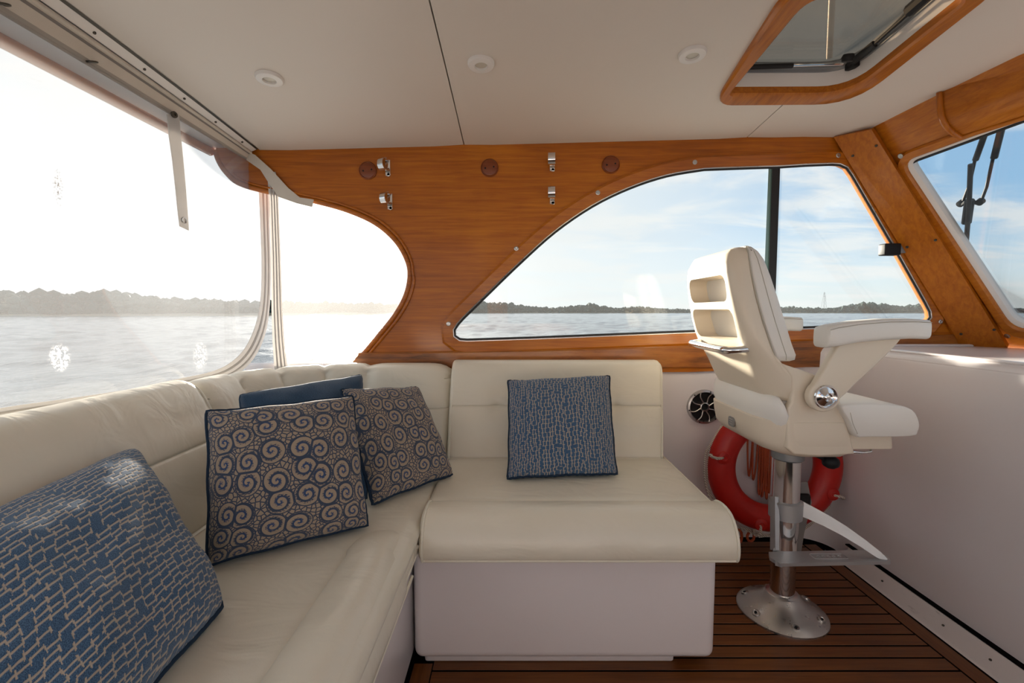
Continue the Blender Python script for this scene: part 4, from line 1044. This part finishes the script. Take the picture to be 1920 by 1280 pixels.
# badge
b0 = Vector((.800, cy - .206, .690)); nb = Vector((-.55, -.83, 0)).normalized(); rt = Vector((.83, -.55, 0)).normalized()
bc2 = Vector((.7842, 1.598, .688)); nb = Vector((-1, 0, 0)); rt = Vector((0, -1, 0))
lp = [bc2 + rt * p.x + Vector((0, 0, p.y)) + nb * .0 for p in rounded([(-.020, -.017, .01), (.020, -.017, .01), (.020, .017, .01), (-.020, .017, .01)], 4)]
V, F = plate([lp], nb * .005); bdg = put('badge', V, F, M['grey'], hs)
for k in range(3):
    V, F = tube([bc2 + nb * .0052 + rt * (-.012 + .001 * k) + Vector((0, 0, .009 - .008 * k)), bc2 + nb * .0052 + rt * .012 + Vector((0, 0, .009 - .008 * k))], .0012, 5); put('badge_line', V, F, M['alu'], bdg)
# pedestal
pc = Vector((.972, 1.575, 0))
V, F = lathe([(.146, 0), (.146, .006), (.142, .010), (.11, .026), (.078, .046), (.060, .062), (.055, .070), (.048, .074)], pc, (0, 0, 1), 48); put('base_flange', V, F, M['alu'], hs, 30)
for k in range(6):
    q = k * PI / 3 + .35; c1 = pc + Vector((math.cos(q) * .122, math.sin(q) * .120, .0225)); ax = Vector((math.cos(q) * .45, math.sin(q) * .45, 1))
    V, F = lathe([(.0135, -.006), (.0135, .002), (.010, .003), (.0085, .0005), (0, .0)], c1, ax, 14); bo = put('bolt', V, F, M['screw'], hs, 35)
    V, F = lathe([(.0048, .0), (.0048, .0032), (0, .0032)], c1, ax, 6); put('bolt_socket', V, F, M['dark'], bo)
V, F = lathe([(.040, .06), (.040, .40)], pc, (0, 0, 1), 40); put('lower_column', V, F, M['chrome'], hs, 40)
V, F = lathe([(.043, .28), (.043, .585)], pc, (0, 0, 1), 40); put('upper_column', V, F, M['chrome'], hs, 40)
V, F = lathe([(.047, .560), (.052, .565), (.052, .592), (.060, .598), (.060, .62)], pc, (0, 0, 1), 16); put('swivel_collar', V, F, M['grey'], hs, 30)
V, F = rbox((.92, 1.50, .60), (1.03, 1.66, .625), .004, 2); put('slide_plate', V, F, M['dark'], hs, 40)
V, F = tube([(1.0, 1.55, .60), (1.03, 1.50, .592), (1.045, 1.49, .585)], .006, 8); lv = put('lever', V, F, M['dark'], hs, 50)
V, F = lathe([(0, -.026), (.014, -.022), (.021, -.008), (.022, .006), (.016, .02), (0, .026)], (1.062, 1.485, .578), (1, -.1, -.1), 18); put('lever_knob', V, F, M['dark'], lv, 60)
# footrest
V, F = lathe([(.0435, .348), (.053, .351), (.054, .41), (.0435, .415)], pc, (0, 0, 1), 36)
put('footrest_collar', V, F, M['cast'], hs, 35)
L0 = P(1441, 1040, Z=.262); L1 = P(1462, 1062, Z=.262); R1 = P(1670, 1058, Z=.262); R0 = P(1640, 1036, Z=.262)
V, F = plate([[L0, P(1443, 1050, Z=.262), L1, R1, P(1668, 1052, Z=.262), R0]], (0, 0, .011)); fpl = put('foot_plate', V, F, M['cast'], hs)
def bar(pts, w_, h_, nm):
    rings = []
    for i, p in enumerate(pts):
        p = Vector(p); tt = (Vector(pts[min(i + 1, len(pts) - 1)]) - Vector(pts[max(i - 1, 0)])).normalized(); n1 = tt.cross(Vector((0, 1, 0))).normalized(); n2 = tt.cross(n1)
        ww = w_[i] if isinstance(w_, (list, tuple)) else w_
        rings.append([p + n1 * ww + n2 * h_, p - n1 * ww + n2 * h_, p - n1 * ww - n2 * h_, p + n1 * ww - n2 * h_])
    V, F = loft(rings); put(nm, V, F, M['cast'], hs)
bar([(.928, 1.57, .425), (.918, 1.545, .36), (.905, 1.52, .30), (.895, 1.50, .268)], [.006, .008, .007, .007], .014, 'support_bar')
bar([(.895, 1.50, .270), (.905, 1.485, .266), L1 + Vector((0, .006, .004))], .007, .010, 'support_bar')
R0v = R0 + Vector((.015, -.005, .006))
ea = R1 + Vector((-.006, .012, .008)); sa = Vector((1.012, 1.572, .388))
bar([sa.lerp(ea, q) + Vector((0, 0, .014 * math.sin(q * PI))) for q in (0, .15, .35, .55, .75, .92, 1)], [.026, .023, .020, .017, .014, .011, .006], .005, 'support_bar')
ce = (L0 + L1 + R0 + R1) / 4 + Vector((0, 0, .0115))
lp = [ce + Vector((p.x, p.y, 0)) for p in rounded([(-.055, -.016, .008), (.055, -.016, .008), (.055, .016, .008), (-.055, .016, .008)], 3)]
V, F = tube(lp, .0014, 5, True); put('cast_emblem', V, F, M['cast'], fpl)
for k in range(5):
    V, F = tube([ce + Vector((-.034 + .017 * k + .005 * math.cos(q / 8 * 2 * PI), .006 * math.sin(q / 8 * 2 * PI), 0)) for q in range(8)], .0012, 5, True); put('cast_mark', V, F, M['cast'], fpl)

# ------------------------------------------------------------------ aft enclosure
hemz = lambda Y: 1.772 - .016 * (Y - 1.1)
t = thing('curtain_rail', 'screwed white rail with rolled canvas and zip along the left ceiling edge', 'rail', (-1.16, 1.0, 1.77))
Ys = [-.6 + (2.085 + .6) * k / 30 for k in range(31)]
def band(nm, p0, p1, m, th=.003, bow=0.):
    A, B = [], []
    for Y in Ys:
        zt = zc(XL, Y); zb = hemz(Y)
        f = lambda q: Vector((q[0], Y, zt + (zb - zt) * q[1]))
        A.append(f(p0)); B.append(f(p1))
    V, F = strip(A, B, (-th, 0, th * .6)); return put(nm, V, F, M[m], t)
band('wood_edge', (XL + .002, -.02), (-1.141, .02), 'bronze', .012)
band('metal_rail', (-1.141, .0), (-1.163, .22), 'white', .01)
band('canvas_fold', (-1.163, .26), (-1.170, .42), 'canvas')
band('zip_tape', (-1.172, .40), (-1.176, .50), 'zip', .006)
band('canvas_valance', (-1.174, .50), (-1.186, .84), 'canvas')
band('canvas_hem', (-1.185, .83), (-1.190, 1.03), 'hem', .004)
V, F = tube([Vector((-1.166, Y, zc(XL, Y) + (hemz(Y) - zc(XL, Y)) * .34)) for Y in Ys], .006, 8); put('bolt_rope', V, F, M['canvas'], t, 50)
for px, py in ((176, 41), (270, 110), (345, 168), (404, 217), (454, 261), (481, 283)):
    X = -1.153; q = P(px, py, X=X); q.z = zc(XL, q.y) + (hemz(q.y) - zc(XL, q.y)) * .11 - .002; screw(q, (.3, 0, -1), .0042, t, 'bronze')
for px, py in ((170, 116), (2, 8)):
    q = P(px, py, X=-1.184); V, F = tube([q + Vector((.004 + .008 * math.sin(k / 9 * 2 * PI), .014 * math.cos(k / 9 * 2 * PI), .006 * math.cos(k / 9 * 2 * PI))) for k in range(10)], .003, 6, True); put('hook', V, F, M['bronze'], t, 50)
V, F = tube([Vector((-1.362, Y, 1.800)) for Y in Ys] + [Vector((-1.362, 2.11, 1.80))], .020, 12)
tag(put('roof_edge_rail', V, F, M['wood_y'], None, 50), 'rounded varnished wooden rail on the outer roof edge beyond the aft curtain', 'rail')
# strap
t = thing('hanging_strap', 'pale canvas strap with eyelet hanging from the curtain rail', 'strap', tuple(P(335, 215, X=-1.178)))
cl = [(325, 214), (328, 250), (334, 300), (339, 350), (343, 395), (346, 424)]
wl = [11, 11, 10, 9.5, 9, 8.5]
V, F = strip([P(a - w_, b, X=-1.178) for (a, b), w_ in zip(cl, wl)], [P(a + w_, b + (8 if i == 5 else 0), X=-1.176) for i, ((a, b), w_) in enumerate(zip(cl, wl))], (-.003, 0, 0)); put('strap', V, F, M['webbing'], t)
q = P(326, 215, X=-1.17); V, F = lathe([(.011, 0), (.011, .004), (.004, .005), (.003, .002), (0, .002)], q, (1, -.4, 0), 16); put('snap_button', V, F, M['bronze'], t, 40)
q = P(345, 413, X=-1.175); V, F = tube([q + Vector((0, .0085 * math.cos(k / 14 * 2 * PI) * 1.3, .0085 * math.sin(k / 14 * 2 * PI))) for k in range(14)], .0032, 6, True); put('eyelet', V, F, M['screw'], t, 50)
# clear aft curtain
t = thing('aft_curtain', 'large clear vinyl aft curtain with sewn pale edge binding', 'curtain', (-1.19, 1.1, .84))
XV = -1.186
inner = smoothpts([Vector((a, b, 0)) for a, b in [(484, 306), (486, 360), (489, 430), (491, 500), (489, 560), (480, 608), (460, 652), (432, 680), (395, 697), (330, 711), (240, 730), (120, 748), (0, 765), (-200, 800)]], 4, False)
outr = smoothpts([Vector((a, b, 0)) for a, b in [(503, 306), (505, 360), (506, 430), (508, 500), (506, 572), (497, 628), (476, 672), (446, 700), (405, 717), (335, 731), (243, 752), (120, 772), (0, 791), (-200, 830)]], 4, False)
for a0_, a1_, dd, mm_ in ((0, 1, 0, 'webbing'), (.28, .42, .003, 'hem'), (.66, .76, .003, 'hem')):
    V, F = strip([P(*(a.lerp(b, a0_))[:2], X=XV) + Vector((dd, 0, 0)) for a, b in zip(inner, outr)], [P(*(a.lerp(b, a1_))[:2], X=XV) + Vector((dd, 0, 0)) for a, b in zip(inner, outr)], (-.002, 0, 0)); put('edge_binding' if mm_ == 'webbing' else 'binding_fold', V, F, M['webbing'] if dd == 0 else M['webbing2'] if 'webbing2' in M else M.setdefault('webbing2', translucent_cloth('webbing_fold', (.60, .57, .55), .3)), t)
Rx = BASE[t]
def rel(px, py): q = P(px, py, X=XV) - Rx; return tuple(q)
s1 = rel(110, 350); s2 = rel(113, 670); s3 = rel(377, 668)
M['vinyl'] = pane('clear_vinyl', (.985, .985, .985), .10, .12, .03, .05, spots=((*s2, .035, .5, .8), (*s3, .05, .22, .7)), stain=s1)
V, F = plate([[Vector((XV, -.6, 1.80)), Vector((XV, -.6, .80)), Vector((XV, 2.30, .80)), Vector((XV, 2.30, 1.80))]], (-.001, 0, 0)); 
pp = [P(*p[:2], X=XV - .001) for p in inner]; lo_ = [Vector((XV - .001, -.6, pp[-1].z)), Vector((XV - .001, -.6, 1.79)), Vector((XV - .001, 2.09, 1.77))]
V, F = plate([[p for p in pp] + lo_], (-.001, 0, 0)); put('clear_sheet', V, F, M['vinyl'], t)
# zip strip in the corner and side curtain
t = thing('side_curtain', 'pale zip strip and clear panel closing the gap beside the wooden arch', 'curtain', tuple(P(525, 690, Y=2.092)))
A = [(500, 322), (502, 340), (505, 380), (508, 480), (509, 580), (511, 640), (515, 700)]; B = [(516, 322), (521, 345), (522, 380), (526, 480), (529, 580), (533, 640), (540, 700)]
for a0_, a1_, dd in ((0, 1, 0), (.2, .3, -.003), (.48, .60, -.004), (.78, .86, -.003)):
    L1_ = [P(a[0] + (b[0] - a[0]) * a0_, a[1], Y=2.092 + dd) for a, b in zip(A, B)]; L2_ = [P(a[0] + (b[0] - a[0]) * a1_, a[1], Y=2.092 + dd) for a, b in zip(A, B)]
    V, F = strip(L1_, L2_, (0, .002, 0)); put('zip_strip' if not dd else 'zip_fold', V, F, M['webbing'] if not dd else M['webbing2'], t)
M['vinyl_s'] = pane('clear_side_vinyl', (.985, .985, .985), .08, .15, .03, .03)
sp_ = [P(p.x, p.y, Y=2.135) for p in arch_s[20:]]
V, F = plate([[P(520, 360, Y=2.135)] + [P(p.x + 6, p.y - 4, Y=2.135) for p in arch_s[24:]] + [P(520, 690, Y=2.135)]], (0, .001, 0)); put('clear_sheet', V, F, M['vinyl_s'], t)
V, F = plate([[P(*p, Y=2.085) for p in ((462, 284), (478, 290), (508, 317), (540, 352), (562, 370), (588, 374), (585, 388), (556, 381), (522, 369), (505, 345), (488, 318), (462, 300))]], (0, .003, 0)); put('canvas_flap', V, F, M['canvas'], t)

# ------------------------------------------------------------------ groups of repeated things
GROUPS = {'ceiling_light': 'round white ceiling lights', 'cover_disc': 'round cover discs on the wood panel', 'spring_clip': 'chrome spring clips on the wood panel',
          'throw_pillow': 'throw pillows on the settee', 'seat_cushion': 'seat cushions of the settee', 'backrest_cushion': 'backrest cushions of the settee',
          'settee_base': 'white settee bases', 'power_pylon': 'pylons on the horizon', 'tree_line': 'wooded far shores', 'river_bank': 'far river banks'}
for o in S.objects:
    if o.parent is None and o.name.split('.')[0] in GROUPS: o['group'] = GROUPS[o.name.split('.')[0]]
